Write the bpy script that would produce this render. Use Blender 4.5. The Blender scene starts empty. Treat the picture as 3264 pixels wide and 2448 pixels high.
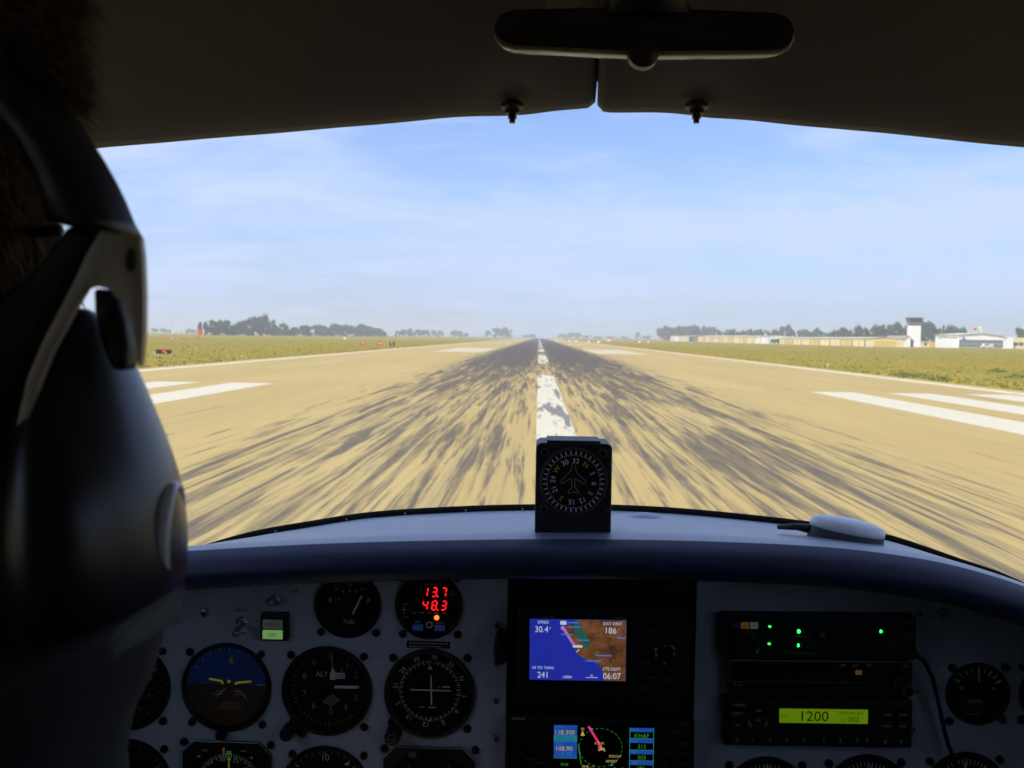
import bpy, bmesh, math, random
from mathutils import Vector, Matrix, noise
rnd = random.Random(7)
SC = bpy.context.scene
COL = SC.collection

# ------------------------------------------------------------------ camera
H = 2.2                                  # eye height above the runway
W0, H0, F = 3264.0, 2448.0, 3006.0       # photograph size and focal length in its pixels
VPX, VPY, TILT = 1718.0, 1074.0, 0.0143  # where the runway vanishes, slope of the horizon
_p = Vector((VPX - W0/2, VPY - H0/2, F)).normalized()          # camera space: x right, y down, z forward
_u = _p.cross(Vector((1, TILT, 0)))
if _u.y > 0: _u = -_u
_u.normalize()
_r = _p.cross(_u)
if _r.x < 0: _r = -_r
def to_world(c): return Vector((c.dot(_r), c.dot(_p), c.dot(_u)))
CAMX, CAMY, CAMZ = (to_world(Vector(v)) for v in ((1, 0, 0), (0, -1, 0), (0, 0, -1)))
EYE = Vector((0, 0, H))
FWD = -CAMZ
cam = bpy.data.objects.new('camera', bpy.data.cameras.new('camera'))
COL.objects.link(cam)
cam.matrix_world = Matrix(((CAMX.x, CAMY.x, CAMZ.x, 0), (CAMX.y, CAMY.y, CAMZ.y, 0), (CAMX.z, CAMY.z, CAMZ.z, H), (0, 0, 0, 1)))
cam.data.sensor_width = 36
cam.data.lens = 36*F/W0
cam.data.clip_start = 0.02
cam.data.clip_end = 20000
cam.data.dof.use_dof = True
cam.data.dof.focus_distance = 1.05
cam.data.dof.aperture_fstop = 16
SC.camera = cam

# ------------------------------------------------------------------ sky, sun, exposure
SUN = Vector((-0.62, -0.56, 0.86)).normalized()
w = bpy.data.worlds.new('World'); SC.world = w; w.use_nodes = True
nt = w.node_tree; nt.nodes.clear()
def N(t, **k):
    n = nt.nodes.new(t)
    for a, b in k.items(): setattr(n, a, b)
    return n
sky = N('ShaderNodeTexSky', sky_type='NISHITA', sun_disc=False)
sky.sun_elevation = math.asin(SUN.z); sky.sun_rotation = math.atan2(SUN.x, SUN.y)
sky.air_density = 1.0; sky.dust_density = 1.2; sky.ozone_density = 2.5; sky.altitude = 0
tc = N('ShaderNodeTexCoord'); sep = N('ShaderNodeSeparateXYZ')
nt.links.new(tc.outputs['Generated'], sep.inputs[0])
def M(op, a, b=None):
    n = N('ShaderNodeMath', operation=op)
    for i, v in enumerate((a, b)):
        if v is None: continue
        if isinstance(v, (int, float)): n.inputs[i].default_value = v
        else: nt.links.new(v, n.inputs[i])
    return n.outputs[0]
zz = M('ADD', M('MAXIMUM', sep.outputs[2], 0.0), 0.14)
cv = N('ShaderNodeCombineXYZ')
nt.links.new(M('DIVIDE', sep.outputs[0], zz), cv.inputs[0])
nt.links.new(M('MULTIPLY', M('DIVIDE', sep.outputs[1], zz), 1.5), cv.inputs[1])
def noise_tex(sc, det, rough, dist, off):
    mp = N('ShaderNodeMapping'); mp.inputs['Location'].default_value = off
    nt.links.new(cv.outputs[0], mp.inputs[0])
    n = N('ShaderNodeTexNoise'); n.inputs['Scale'].default_value = sc; n.inputs['Detail'].default_value = det
    n.inputs['Roughness'].default_value = rough; n.inputs['Distortion'].default_value = dist
    nt.links.new(mp.outputs[0], n.inputs['Vector']); return n.outputs['Fac']
big = noise_tex(0.75, 3, .5, .3, (3.1, .4, 0)); fine = noise_tex(2.2, 7, .62, .9, (1, 2, 0))
cl = M('ADD', M('MULTIPLY', big, .62), M('MULTIPLY', fine, .42))
ramp = N('ShaderNodeMapRange'); ramp.interpolation_type = 'SMOOTHSTEP'
nt.links.new(cl, ramp.inputs['Value'])
ramp.inputs['From Min'].default_value = .37; ramp.inputs['From Max'].default_value = .66
ramp.inputs['To Min'].default_value = .05; ramp.inputs['To Max'].default_value = .74
mix = N('ShaderNodeMix', data_type='RGBA')
veil = N('ShaderNodeMapRange'); veil.interpolation_type = 'SMOOTHSTEP'
nt.links.new(sep.outputs[2], veil.inputs['Value'])          # thin cloud looks thicker towards the horizon
for k_, v_ in (('From Min', .36), ('From Max', .03), ('To Min', 0), ('To Max', .28)): veil.inputs[k_].default_value = v_
nt.links.new(M('MINIMUM', M('ADD', ramp.outputs[0], veil.outputs[0]), .95), mix.inputs['Factor'])
wb = N('ShaderNodeMix', data_type='RGBA', blend_type='MULTIPLY'); wb.inputs[0].default_value = 1
nt.links.new(sky.outputs[0], wb.inputs[6]); wb.inputs[7].default_value = (.86, 1.08, 1.5, 1)     # the camera's cool white balance
nt.links.new(wb.outputs[2], mix.inputs[6])
mix.inputs[7].default_value = (4.95, 5.95, 8.8, 1)        # thin cirrus
bg = N('ShaderNodeBackground'); bg.inputs['Strength'].default_value = 0.10
wo = N('ShaderNodeOutputWorld')
nt.links.new(mix.outputs[2], bg.inputs['Color']); nt.links.new(bg.outputs[0], wo.inputs['Surface'])
sun = bpy.data.objects.new('sun', bpy.data.lights.new('sun', 'SUN')); COL.objects.link(sun)
sun.data.energy = 3.6; sun.data.angle = math.radians(.53); sun.data.color = (1, .94, .84)
sun.rotation_euler = SUN.to_track_quat('Z', 'Y').to_euler(); sun.location = (0, -20, 60)
vs = SC.view_settings
vs.view_transform = 'Standard'; vs.look = 'None'; vs.gamma = 1; vs.use_curve_mapping = False
vs.exposure = 0.42
cy = SC.cycles
cy.use_denoising = True; cy.max_bounces = 8; cy.diffuse_bounces = 4; cy.glossy_bounces = 3
cy.use_adaptive_sampling = True; cy.adaptive_threshold = .03
cy.transparent_max_bounces = 24; cy.volume_bounces = 1; cy.sample_clamp_indirect = 4

# ------------------------------------------------------------------ pixel -> place
def ray(px, py):
    return to_world(Vector((px - W0/2, py - H0/2, F)))
def at_y(px, py, Y):
    d = ray(px, py); return EYE + d*(Y/d.y)
def on_ground(px, py, z=0.0):
    d = ray(px, py); return EYE + d*((z - H)/d.z)
def depth(P): return (P - EYE).dot(FWD)
D = 3264/2212.0                           # my measuring sheet was 2212 wide
def dat(dx, dy, Y): return at_y(dx*D, dy*D, Y)

# ------------------------------------------------------------------ materials
def mat(name, col, rough=.5, metal=0, var=.12, scale=30, bump=0, bscale=300, emit=0, ecol=None, spec=.5, coat=0):
    m = bpy.data.materials.new(name); m.use_nodes = True
    t = m.node_tree; b = t.nodes['Principled BSDF']
    b.inputs['Roughness'].default_value = rough; b.inputs['Metallic'].default_value = metal
    b.inputs['Specular IOR Level'].default_value = spec; b.inputs['Coat Weight'].default_value = coat
    tc = t.nodes.new('ShaderNodeTexCoord')
    if var:
        n = t.nodes.new('ShaderNodeTexNoise'); n.inputs['Scale'].default_value = scale; n.inputs['Detail'].default_value = 5
        t.links.new(tc.outputs['Object'], n.inputs['Vector'])
        r = t.nodes.new('ShaderNodeValToRGB')
        r.color_ramp.elements[0].position = .3; r.color_ramp.elements[1].position = .7
        r.color_ramp.elements[0].color = tuple(c*(1-var) for c in col) + (1,)
        r.color_ramp.elements[1].color = tuple(min(1, c*(1+var)) for c in col) + (1,)
        t.links.new(n.outputs['Fac'], r.inputs[0]); t.links.new(r.outputs[0], b.inputs['Base Color'])
    else: b.inputs['Base Color'].default_value = (*col, 1)
    if bump:
        n2 = t.nodes.new('ShaderNodeTexNoise'); n2.inputs['Scale'].default_value = bscale; n2.inputs['Detail'].default_value = 3
        t.links.new(tc.outputs['Object'], n2.inputs['Vector'])
        bp = t.nodes.new('ShaderNodeBump'); bp.inputs['Strength'].default_value = bump; bp.inputs['Distance'].default_value = .002
        t.links.new(n2.outputs['Fac'], bp.inputs['Height']); t.links.new(bp.outputs[0], b.inputs['Normal'])
    if emit:
        b.inputs['Emission Color'].default_value = (*(ecol or col), 1); b.inputs['Emission Strength'].default_value = emit
    return m
def glass(name, refl=.05, tint=(1, 1, 1), rough=.02):
    m = bpy.data.materials.new(name); m.use_nodes = True; t = m.node_tree; t.nodes.clear()
    o = t.nodes.new('ShaderNodeOutputMaterial'); mx = t.nodes.new('ShaderNodeMixShader')
    tr = t.nodes.new('ShaderNodeBsdfTransparent'); gl = t.nodes.new('ShaderNodeBsdfGlossy')
    tr.inputs[0].default_value = (*tint, 1); gl.inputs['Roughness'].default_value = rough
    mx.inputs[0].default_value = refl
    t.links.new(tr.outputs[0], mx.inputs[1]); t.links.new(gl.outputs[0], mx.inputs[2]); t.links.new(mx.outputs[0], o.inputs[0])
    return m
def glow(name, col, s): return mat(name, tuple(c*.3 for c in col), .4, var=0, emit=s, ecol=col)

# ------------------------------------------------------------------ mesh building
_txt = {}
_tob = bpy.data.objects.new('_t', bpy.data.curves.new('_t', 'FONT'))
_tob.data.resolution_u = 3
def text_geo(s):
    if s not in _txt:
        _tob.data.body = s; m = _tob.to_mesh()
        vs_ = [(v.co.x/.682, v.co.y/.682) for v in m.vertices]; fs = [tuple(p.vertices) for p in m.polygons]
        _tob.to_mesh_clear()
        if vs_:
            cx = (min(v[0] for v in vs_)+max(v[0] for v in vs_))/2
            vs_ = [(x-cx, y-.5) for x, y in vs_]
        _txt[s] = (vs_, fs)
    return _txt[s]
class MB:
    """collects geometry; local (x,y,z) -> o + X x + Y y + Z z"""
    def __init__(s, o=(0, 0, 0), X=(1, 0, 0), Y=(0, 1, 0), Z=(0, 0, 1)):
        s.o, s.X, s.Y, s.Z = Vector(o), Vector(X), Vector(Y), Vector(Z); s.vs = []; s.fs = []
    def like(s): return MB(s.o, s.X, s.Y, s.Z)
    def v(s, p):
        s.vs.append(s.o + s.X*p[0] + s.Y*p[1] + s.Z*p[2]); return len(s.vs)-1
    def f(s, *i): s.fs.append(tuple(i)); return s
    def box(s, c, d, rot=0):
        ca, sa = math.cos(rot), math.sin(rot); i = []
        for sz in (-.5, .5):
            for sx, sy in ((-.5, -.5), (.5, -.5), (.5, .5), (-.5, .5)):
                x, y = d[0]*sx, d[1]*sy
                i.append(s.v((c[0]+x*ca-y*sa, c[1]+x*sa+y*ca, c[2]+d[2]*sz)))
        for q in ((3, 2, 1, 0), (4, 5, 6, 7), (0, 1, 5, 4), (1, 2, 6, 5), (2, 3, 7, 6), (3, 0, 4, 7)): s.f(*[i[k] for k in q])
        return s
    def bounds(s, x0, x1, y0, y1, z0, z1): return s.box(((x0+x1)/2, (y0+y1)/2, (z0+z1)/2), (x1-x0, y1-y0, z1-z0))
    def prism(s, poly, z0, z1):
        a = [s.v((x, y, z0)) for x, y in poly]; b = [s.v((x, y, z1)) for x, y in poly]; n = len(poly)
        s.f(*reversed(a)); s.f(*b)
        for k in range(n): s.f(a[k], a[(k+1) % n], b[(k+1) % n], b[k])
        return s
    def flat(s, poly, z): s.f(*[s.v((x, y, z)) for x, y in poly]); return s
    def rect(s, cx, cy, wd, ht, z, rot=0):
        ca, sa = math.cos(rot), math.sin(rot)
        return s.flat([(cx+x*ca-y*sa, cy+x*sa+y*ca) for x, y in ((-wd/2, -ht/2), (wd/2, -ht/2), (wd/2, ht/2), (-wd/2, ht/2))], z)
    def line(s, x0, y0, x1, y1, wd, z):
        L = math.hypot(x1-x0, y1-y0); return s.rect((x0+x1)/2, (y0+y1)/2, L, wd, z, math.atan2(y1-y0, x1-x0))
    def disc(s, cx, cy, r, z, n=32): return s.flat([(cx+r*math.cos(2*math.pi*k/n), cy+r*math.sin(2*math.pi*k/n)) for k in range(n)], z)
    def lathe(s, prof, n=32, c=(0, 0), ry=1.0, a0=0, a1=2*math.pi):
        full = abs(a1-a0-2*math.pi) < 1e-6; m = n if full else n+1; rows = []
        for r, z in prof:
            rows.append([s.v((c[0]+r*math.cos(a0+(a1-a0)*k/n), c[1]+r*ry*math.sin(a0+(a1-a0)*k/n), z)) for k in range(m)])
        for a, b in zip(rows, rows[1:]):
            for k in range(n): s.f(a[k], a[(k+1) % m], b[(k+1) % m], b[k])
        if full:
            if prof[0][0] > 0 and getattr(s, 'cap0', True): s.f(*reversed(rows[0]))
            s.f(*rows[-1]) if getattr(s, 'cap1', True) else None
        return s
    def ring(s, r0, r1, z0, z1, n=40, c=(0, 0)):
        return s._loop([(r0, z0), (r1, z0), (r1, z1), (r0, z1)], n, c)
    def _loop(s, prof, n=40, c=(0, 0), ry=1.0):
        rows = [[s.v((c[0]+r*math.cos(2*math.pi*k/n), c[1]+r*ry*math.sin(2*math.pi*k/n), z)) for k in range(n)] for r, z in prof]
        for a, b in zip(rows, rows[1:]+rows[:1]):
            for k in range(n): s.f(a[k], a[(k+1) % n], b[(k+1) % n], b[k])
        return s
    def tube(s, pts, rad, n=8, flat=1.0, up=None):
        pts = [Vector(p) for p in pts]; rows = []
        if isinstance(rad, (int, float)): rad = [rad]*len(pts)
        for i, p in enumerate(pts):
            t = (pts[min(i+1, len(pts)-1)]-pts[max(i-1, 0)]).normalized()
            ref = Vector(up) if up else (Vector((0, 0, 1)) if abs(t.z) < .9 else Vector((0, 1, 0)))
            a = t.cross(ref).normalized(); b = a.cross(t)
            rows.append([s.v(p + a*rad[i]*math.cos(2*math.pi*k/n) + b*rad[i]*flat*math.sin(2*math.pi*k/n)) for k in range(n)])
        for a, b in zip(rows, rows[1:]):
            for k in range(n): s.f(a[k], a[(k+1) % n], b[(k+1) % n], b[k])
        s.f(*reversed(rows[0])); s.f(*rows[-1]); return s
    def grid(s, fn, nu, nv, flip=False):
        g = [[s.v(fn(i/nu, j/nv)) for j in range(nv+1)] for i in range(nu+1)]
        for i in range(nu):
            for j in range(nv):
                q = (g[i][j], g[i+1][j], g[i+1][j+1], g[i][j+1]); s.f(*(reversed(q) if flip else q))
        return s
    def ball(s, c, r, n=16, m=10, R=None):
        """ellipsoid, r = three radii, R = rotation matrix"""
        c = Vector(c); top = None; rows = []
        def P(a, b):
            q = Vector((r[0]*math.sin(a)*math.cos(b), r[1]*math.sin(a)*math.sin(b), r[2]*math.cos(a)))
            return c + (R @ q if R else q)
        t, bt = s.v(P(0, 0)), s.v(P(math.pi, 0))
        for i in range(1, m): rows.append([s.v(P(math.pi*i/m, 2*math.pi*k/n)) for k in range(n)])
        for k in range(n):
            s.f(t, rows[0][k], rows[0][(k+1) % n]); s.f(bt, rows[-1][(k+1) % n], rows[-1][k])
        for a, b in zip(rows, rows[1:]):
            for k in range(n): s.f(a[k], b[k], b[(k+1) % n], a[(k+1) % n])
        return s
    def text(s, t, x, y, h, z, rot=0, wd=1.0):
        vs_, fs = text_geo(t); ca, sa = math.cos(rot), math.sin(rot); o = len(s.vs)
        for a, b in vs_:
            a, b = a*h*wd, b*h; s.v((x+a*ca-b*sa, y+a*sa+b*ca, z))
        for q in fs: s.fs.append(tuple(k+o for k in q))
        return s
    def mesh(s, name, m, off=Vector((0, 0, 0)), smooth=False, bevel=0, bseg=2):
        me = bpy.data.meshes.new(name); me.from_pydata([v-off for v in s.vs], [], s.fs)
        bm = bmesh.new(); bm.from_mesh(me)
        if bevel or smooth: bmesh.ops.remove_doubles(bm, verts=bm.verts, dist=1e-6)
        if len(bm.faces) < 60000: bmesh.ops.recalc_face_normals(bm, faces=bm.faces)
        if bevel:
            es = [e for e in bm.edges if len(e.link_faces) == 2 and e.calc_face_angle(0) > .6]
            bmesh.ops.bevel(bm, geom=es, offset=bevel, segments=bseg, profile=.6, affect='EDGES', clamp_overlap=True)
        bm.to_mesh(me); bm.free()
        if smooth: me.polygons.foreach_set('use_smooth', [True]*len(me.polygons))
        if m: me.materials.append(m)
        if smooth == 'auto':
            me.set_sharp_from_angle(angle=.7)
        return me
    def build(s, name, m, parent=None, smooth=False, bevel=0, bseg=2):
        """one mesh object; a child of parent (whose chain is unrotated), or top-level with its origin at its base"""
        if parent: off = origin(parent)
        else:
            xs = [v.x for v in s.vs]; ys = [v.y for v in s.vs]; zs = [v.z for v in s.vs]
            off = Vector(((min(xs)+max(xs))/2, (min(ys)+max(ys))/2, min(zs)))
        o = bpy.data.objects.new(name, s.mesh(name, m, off, smooth, bevel, bseg)); COL.objects.link(o)
        if parent: o.parent = parent
        else: o.location = off
        return o
def origin(o):
    p = Vector(o.location)
    while o.parent: o = o.parent; p += Vector(o.location)
    return p
def tag(o, label=None, cat=None, group=None, kind=None):
    if label: o['label'] = label
    if cat: o['category'] = cat
    if group: o['group'] = group
    if kind: o['kind'] = kind
    return o
def thing(name, label, cat, loc, group=None):
    o = bpy.data.objects.new(name, None); COL.objects.link(o); o.location = loc; o.empty_display_size = .05
    return tag(o, label, cat, group)
def inst(name, me, parent, loc, rot=None):
    o = bpy.data.objects.new(name, me); COL.objects.link(o)
    if parent: o.parent = parent; o.location = Vector(loc) - origin(parent)
    else: o.location = loc
    if rot: o.rotation_euler = rot
    return o
def smooth_curve(pts, t):
    """Catmull-Rom through (x, ...) tuples sorted by x, evaluated at x = t"""
    n = len(pts)
    if t <= pts[0][0]: k = 0
    elif t >= pts[-1][0]: k = n-2
    else:
        k = max(i for i in range(n-1) if pts[i][0] <= t)
    p1, p2 = pts[k], pts[k+1]; p0 = pts[max(k-1, 0)]; p3 = pts[min(k+2, n-1)]
    u = (t-p1[0])/(p2[0]-p1[0]); out = []
    for j in range(1, len(p1)):
        m1 = (p2[j]-p0[j])/(p2[0]-p0[0])*(p2[0]-p1[0]); m2 = (p3[j]-p1[j])/(p3[0]-p1[0])*(p2[0]-p1[0])
        if u < 0: out.append(p1[j]+m1*u); continue
        if u > 1: out.append(p2[j]+m2*(u-1)); continue
        out.append((2*u**3-3*u*u+1)*p1[j]+(u**3-2*u*u+u)*m1+(-2*u**3+3*u*u)*p2[j]+(u**3-u*u)*m2)
    return out

# ================================================================== OUTDOORS
# ---- field
def node_mat(name):
    m = bpy.data.materials.new(name); m.use_nodes = True
    return m, m.node_tree, m.node_tree.nodes['Principled BSDF']
class G:
    """tiny node-graph helper"""
    def __init__(s, t): s.t = t
    def n(s, ty, ins=None, **k):
        n = s.t.nodes.new(ty)
        for a, b in k.items(): setattr(n, a, b)
        for key, v in (ins or {}).items():
            if hasattr(v, 'is_linked') or isinstance(v, bpy.types.NodeSocket): s.t.links.new(v, n.inputs[key])
            else: n.inputs[key].default_value = v
        return n
    def math(s, op, a, b=0.0, c=0.0): return s.n('ShaderNodeMath', {0: a, 1: b, 2: c}, operation=op).outputs[0]
    def noise(s, vec, scale=1.0, det=3, rough=.5, dist=0.0):
        return s.n('ShaderNodeTexNoise', {'Vector': vec, 'Scale': scale, 'Detail': det, 'Roughness': rough, 'Distortion': dist}).outputs['Fac']
    def scaled(s, vec, sc, loc=(0, 0, 0)): return s.n('ShaderNodeMapping', {'Vector': vec, 'Scale': sc, 'Location': loc}).outputs[0]
    def rng(s, v, a, b, c=0.0, d=1.0, smooth=True):
        return s.n('ShaderNodeMapRange', {'Value': v, 'From Min': a, 'From Max': b, 'To Min': c, 'To Max': d}, interpolation_type='SMOOTHSTEP' if smooth else 'LINEAR').outputs[0]
    def mix(s, f, a, b):
        n = s.n('ShaderNodeMix', data_type='RGBA')
        for k, v in ((0, f), (6, a), (7, b)):
            if isinstance(v, bpy.types.NodeSocket): s.t.links.new(v, n.inputs[k])
            else: n.inputs[k].default_value = v if k == 0 else (*v, 1)
        return n.outputs[2]
m_field, t, b = node_mat('dry_field'); g = G(t); co = g.n('ShaderNodeTexCoord').outputs['Object']
c1 = g.mix(g.rng(g.noise(g.scaled(co, (.03, .012, 1)), 1, 5, .6), .38, .62), (.33, .235, .03), (.265, .23, .022))
c2 = g.mix(g.rng(g.noise(g.scaled(co, (.22, .09, 1)), 1, 6, .65), .42, .68), c1, (.35, .26, .05))
c3 = g.mix(g.math('MULTIPLY', g.rng(g.noise(co, 2.5, 4, .7), .35, .75), .12), c2, (.15, .145, .018))
t.links.new(c3, b.inputs['Base Color']); b.inputs['Roughness'].default_value = .95; b.inputs['Specular IOR Level'].default_value = .1
bp = g.n('ShaderNodeBump', {'Height': g.noise(co, 3.0, 5, .7), 'Strength': .2, 'Distance': .05}); t.links.new(bp.outputs[0], b.inputs['Normal'])
tag(MB().grid(lambda u, v: (-4000+8000*u, -400+7400*v, 0), 8, 8).build('ground', m_field), kind='structure')

# ---- runway
RW_L, RW_R = -22.6, 21.6                  # outer edges of the pavement; edge lines lie just inside
m_rw, t, b = node_mat('worn_concrete'); g = G(t); co = g.n('ShaderNodeNewGeometry').outputs['Position']
sx = g.n('ShaderNodeSeparateXYZ', {0: co}); X, Y = sx.outputs[0], sx.outputs[1]
base = g.mix(g.rng(g.noise(g.scaled(co, (.25, .03, 1)), 1, 5, .6), .3, .7), (.475, .345, .122), (.535, .395, .15))
base = g.mix(g.math('MULTIPLY', g.rng(g.noise(co, 14, 5, .8), .35, .7), .22), base, (.39, .285, .115))
base = g.mix(g.math('MULTIPLY', g.rng(g.noise(g.scaled(co, (1.7, .02, 1)), 1, 4, .6), .5, .72), .30), base, (.33, .26, .15))
# rubber: long narrow marks, densest either side of the centre line and further on
ax = g.math('ABSOLUTE', g.math('SUBTRACT', X, .35))
band = g.math('MULTIPLY', g.rng(ax, 9.0, 4.6, 0, 1), g.rng(ax, .2, 1.8, .62, 1))
far = g.rng(Y, 16, 110, 0, 1)
n1 = g.noise(g.scaled(co, (2.7, .085, 1)), 1, 4, .6, .2)
n2 = g.noise(g.scaled(co, (6.2, .16, 1), (7, 3, 0)), 1, 5, .65, .2)
n3 = g.noise(g.scaled(co, (7.5, .07, 1), (2, 9, 0)), 1, 3, .6)
dens = g.math('ADD', g.math('MULTIPLY', band, .155), g.math('MULTIPLY', g.math('MULTIPLY', band, far), .17))
def streak(nz, lo, soft): return g.rng(g.math('ADD', nz, dens), lo, lo+soft, 0, 1)
rub = g.math('MAXIMUM', streak(n1, .635, .12), g.math('MULTIPLY', streak(n2, .632, .12), .92))
rub = g.math('MAXIMUM', rub, g.math('MULTIPLY', streak(n3, .66, .16), .55))
grain = g.rng(g.noise(g.scaled(co, (9, .55, 1), (5, 5, 0)), 1, 5, .7), .28, .60, .62, 1)
rub = g.math('MULTIPLY', g.math('MULTIPLY', rub, grain), g.rng(Y, 15, 90, .84, .98))
rub = g.math('MAXIMUM', rub, g.math('MULTIPLY', g.math('MULTIPLY', band, g.rng(Y, 38, 130, 0, 1)), g.math('MULTIPLY', g.rng(ax, .2, 1.2, .5, 1), .80)))
col = g.mix(rub, base, (.066, .061, .063))
# thin longitudinal paving joints
jl = g.math('LESS_THAN', g.math('ABSOLUTE', g.math('SUBTRACT', g.math('MODULO', g.math('ADD', X, 60.3), 3.81), 1.9)), .018)
col = g.mix(g.math('MULTIPLY', jl, .33), col, (.15, .12, .08))
t.links.new(col, b.inputs['Base Color']); b.inputs['Roughness'].default_value = .85; b.inputs['Specular IOR Level'].default_value = .2
bp = g.n('ShaderNodeBump', {'Height': g.noise(co, 60, 4, .7), 'Strength': .25, 'Distance': .01}); t.links.new(bp.outputs[0], b.inputs['Normal'])
RW_END = 1900
runway = MB().grid(lambda u, v: (RW_L-.9+(RW_R-RW_L+1.8)*u, -60+(RW_END+60)*v, .004), 6, 60).build('runway', m_rw)
tag(runway, kind='structure')

def paint_nodes(name, wear):
    m, t, b = node_mat(name); g = G(t); co = g.n('ShaderNodeTexCoord').outputs['Object']
    cw = g.mix(g.rng(g.noise(co, 3, 5, .7), .3, .75), (.70, .64, .47), (.62, .54, .36))
    if wear:
        ge = g.n('ShaderNodeNewGeometry').outputs['Position']
        s1 = g.rng(g.noise(g.scaled(ge, (2.2, .16, 1), (4, 1, 0)), 1, 4, .6, .3), .52, .60)
        s2 = g.rng(g.noise(g.scaled(ge, (6, .3, 1)), 1, 4, .7), .56, .66)
        cw = g.mix(g.math('MULTIPLY', g.math('MAXIMUM', s1, s2), wear), cw, (.16, .145, .13))
    else:
        s2 = g.rng(g.noise(co, 1.6, 6, .75), .66, .74)
        cw = g.mix(g.math('MULTIPLY', s2, .5), cw, (.45, .36, .2))
    t.links.new(cw, b.inputs['Base Color']); b.inputs['Roughness'].default_value = .8
    return m
m_paint, m_paint_worn = paint_nodes('white_paint', 0), paint_nodes('white_paint_scuffed', .9)
m_faded = mat('faded_paint', (.60, .50, .30), .85, var=.12, scale=.8)
m_edge = mat('edge_paint', (.70, .60, .40), .85, var=.2, scale=1.2)
ZP = .009
for xe, nm in ((RW_L, 0), (RW_R-.9, 1)):
    MB().bounds(xe, xe+.9, -40, RW_END-10, ZP-.003, ZP).build('edge_line', m_edge, runway)
def bar(name, x0, x1, y0, y1, m): MB().bounds(x0, x1, y0, y1, ZP-.003, ZP+.001).build(name, m, runway)
# centre line stripes: far end of the nearest one measured from the picture
c_end = on_ground(1748, 1196).y
CX = .42
for k in range(14):
    y1 = c_end + k*61.0
    bar('centreline_stripe', CX-.45, CX+.45, y1-36.6, y1, m_paint_worn)
r_end, l_end = on_ground(2597, 1252), on_ground(885, 1220)
ytd = (r_end.y+l_end.y)/2
for k in range(3):
    bar('touchdown_bar', r_end.x+k*3.3, r_end.x+k*3.3+1.85, ytd-22.8, ytd, m_paint)
    bar('touchdown_bar', l_end.x-k*3.3-1.85, l_end.x-k*3.3, ytd-22.8, ytd, m_paint)
bar('aiming_point_bar', -14.6, -7.6, 128, 176, m_faded); bar('aiming_point_bar', 8.0, 15.0, 128, 176, m_faded)
for y0 in (290, 440):
    for k in range(2 if y0 == 290 else 1):
        for s_ in (-1, 1): bar('touchdown_bar', s_*(9.6+k*3.3)-.9, s_*(9.6+k*3.3)+.9, y0, y0+22, m_paint)

# ---- grass tufts along the field (nobody could count them)
m_grass = mat('dry_grass', (.36, .27, .04), .9, var=.2, scale=.25)
gm = MB()
for k in range(15000):
    s_ = rnd.choice((-1, 1)); y = 26 + 330*rnd.random()**1.6
    x = (RW_R+1.1 if s_ > 0 else -RW_L+1.1) + (70+y*.25)*rnd.random()**1.7
    x *= s_; h = rnd.uniform(.04, .15)*(1+.3*noise.noise(Vector((x*.05, y*.02, 0))))
    for q in range(3):
        a = rnd.random()*6.28; wd = rnd.uniform(.04, .11); lx, ly = rnd.gauss(0, .09), rnd.gauss(0, .09)
        px, py = x+rnd.gauss(0, .12), y+rnd.gauss(0, .12)
        i = [gm.v((px-wd*math.cos(a), py-wd*math.sin(a), 0)), gm.v((px+wd*math.cos(a), py+wd*math.sin(a), 0)), gm.v((px+lx, py+ly, h))]
        gm.f(*i)
tag(gm.build('grass', m_grass), 'dry green and straw coloured grass beside the runway', 'grass', kind='stuff')

# ---- hills
hm = MB()
m_hill = mat('hill_scrub', (.09, .10, .05), .95, var=.3, scale=.004)
hm.grid(lambda u, v: (-3900+7800*u, 6100+700*v, -1+math.sin(math.pi*v)*(16+34*max(0, noise.noise(Vector((u*6.5+1.3, 0, 0)))+.35)+6*noise.noise(Vector((u*30, 2, 0))))), 160, 8)
tag(hm.build('hills', m_hill, smooth=True), kind='structure')

# ---- trees
m_leaf = mat('leaves', (.075, .118, .034), .8, var=.45, scale=.6)
m_leaf2 = mat('leaves_olive', (.085, .105, .040), .8, var=.45, scale=.6)
m_bark = mat('bark', (.10, .08, .06), .9, var=.3, scale=3)
def crown_mesh(seed, tall):
    r = random.Random(seed); mb = MB(); lobes = []
    for k in range(r.randint(11, 15)):
        a = r.random()*6.28; z = r.uniform(.12, .90); rr = .46*(1-abs(z-.45)**1.4*1.2)*r.uniform(.35, 1)
        lobes.append((Vector((rr*math.cos(a)*tall, rr*math.sin(a)*tall, z)), r.uniform(.13, .23)))
    for k in range(1500):
        c, q = r.choice(lobes); d = Vector((r.gauss(0, 1), r.gauss(0, 1), r.gauss(0, .85))).normalized()
        p = c + d*q*(r.random()**.4)*(1 if k % 7 else r.uniform(1.05, 1.5)); s_ = r.uniform(.026, .058)
        n = Vector((r.gauss(0, 1), r.gauss(0, 1), r.gauss(.4, 1))).normalized(); a = n.orthogonal().normalized(); b2 = n.cross(a)
        an = r.random()*6.28; a, b2 = a*math.cos(an)+b2*math.sin(an), b2*math.cos(an)-a*math.sin(an)
        mb.f(*[mb.v(p+a*s_*u+b2*s_*v*.7) for u, v in ((-1, -.6), (.2, -1), (1, .1), (.1, 1), (-.8, .7))])
    return mb
def trunk_mesh(seed):
    r = random.Random(seed); mb = MB()
    mb.tube([(0, 0, -.01), (.01, 0, .2), (-.01, .01, .5), (0, 0, .8)], [.035, .027, .018, .006], 7)
    for k in range(5):
        a = r.random()*6.28; z = r.uniform(.2, .5); mb.tube([(0, 0, z), (.1*math.cos(a), .1*math.sin(a), z+.14), (.2*math.cos(a), .2*math.sin(a), z+.32)], [.014, .009, .004], 5)
    return mb
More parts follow.
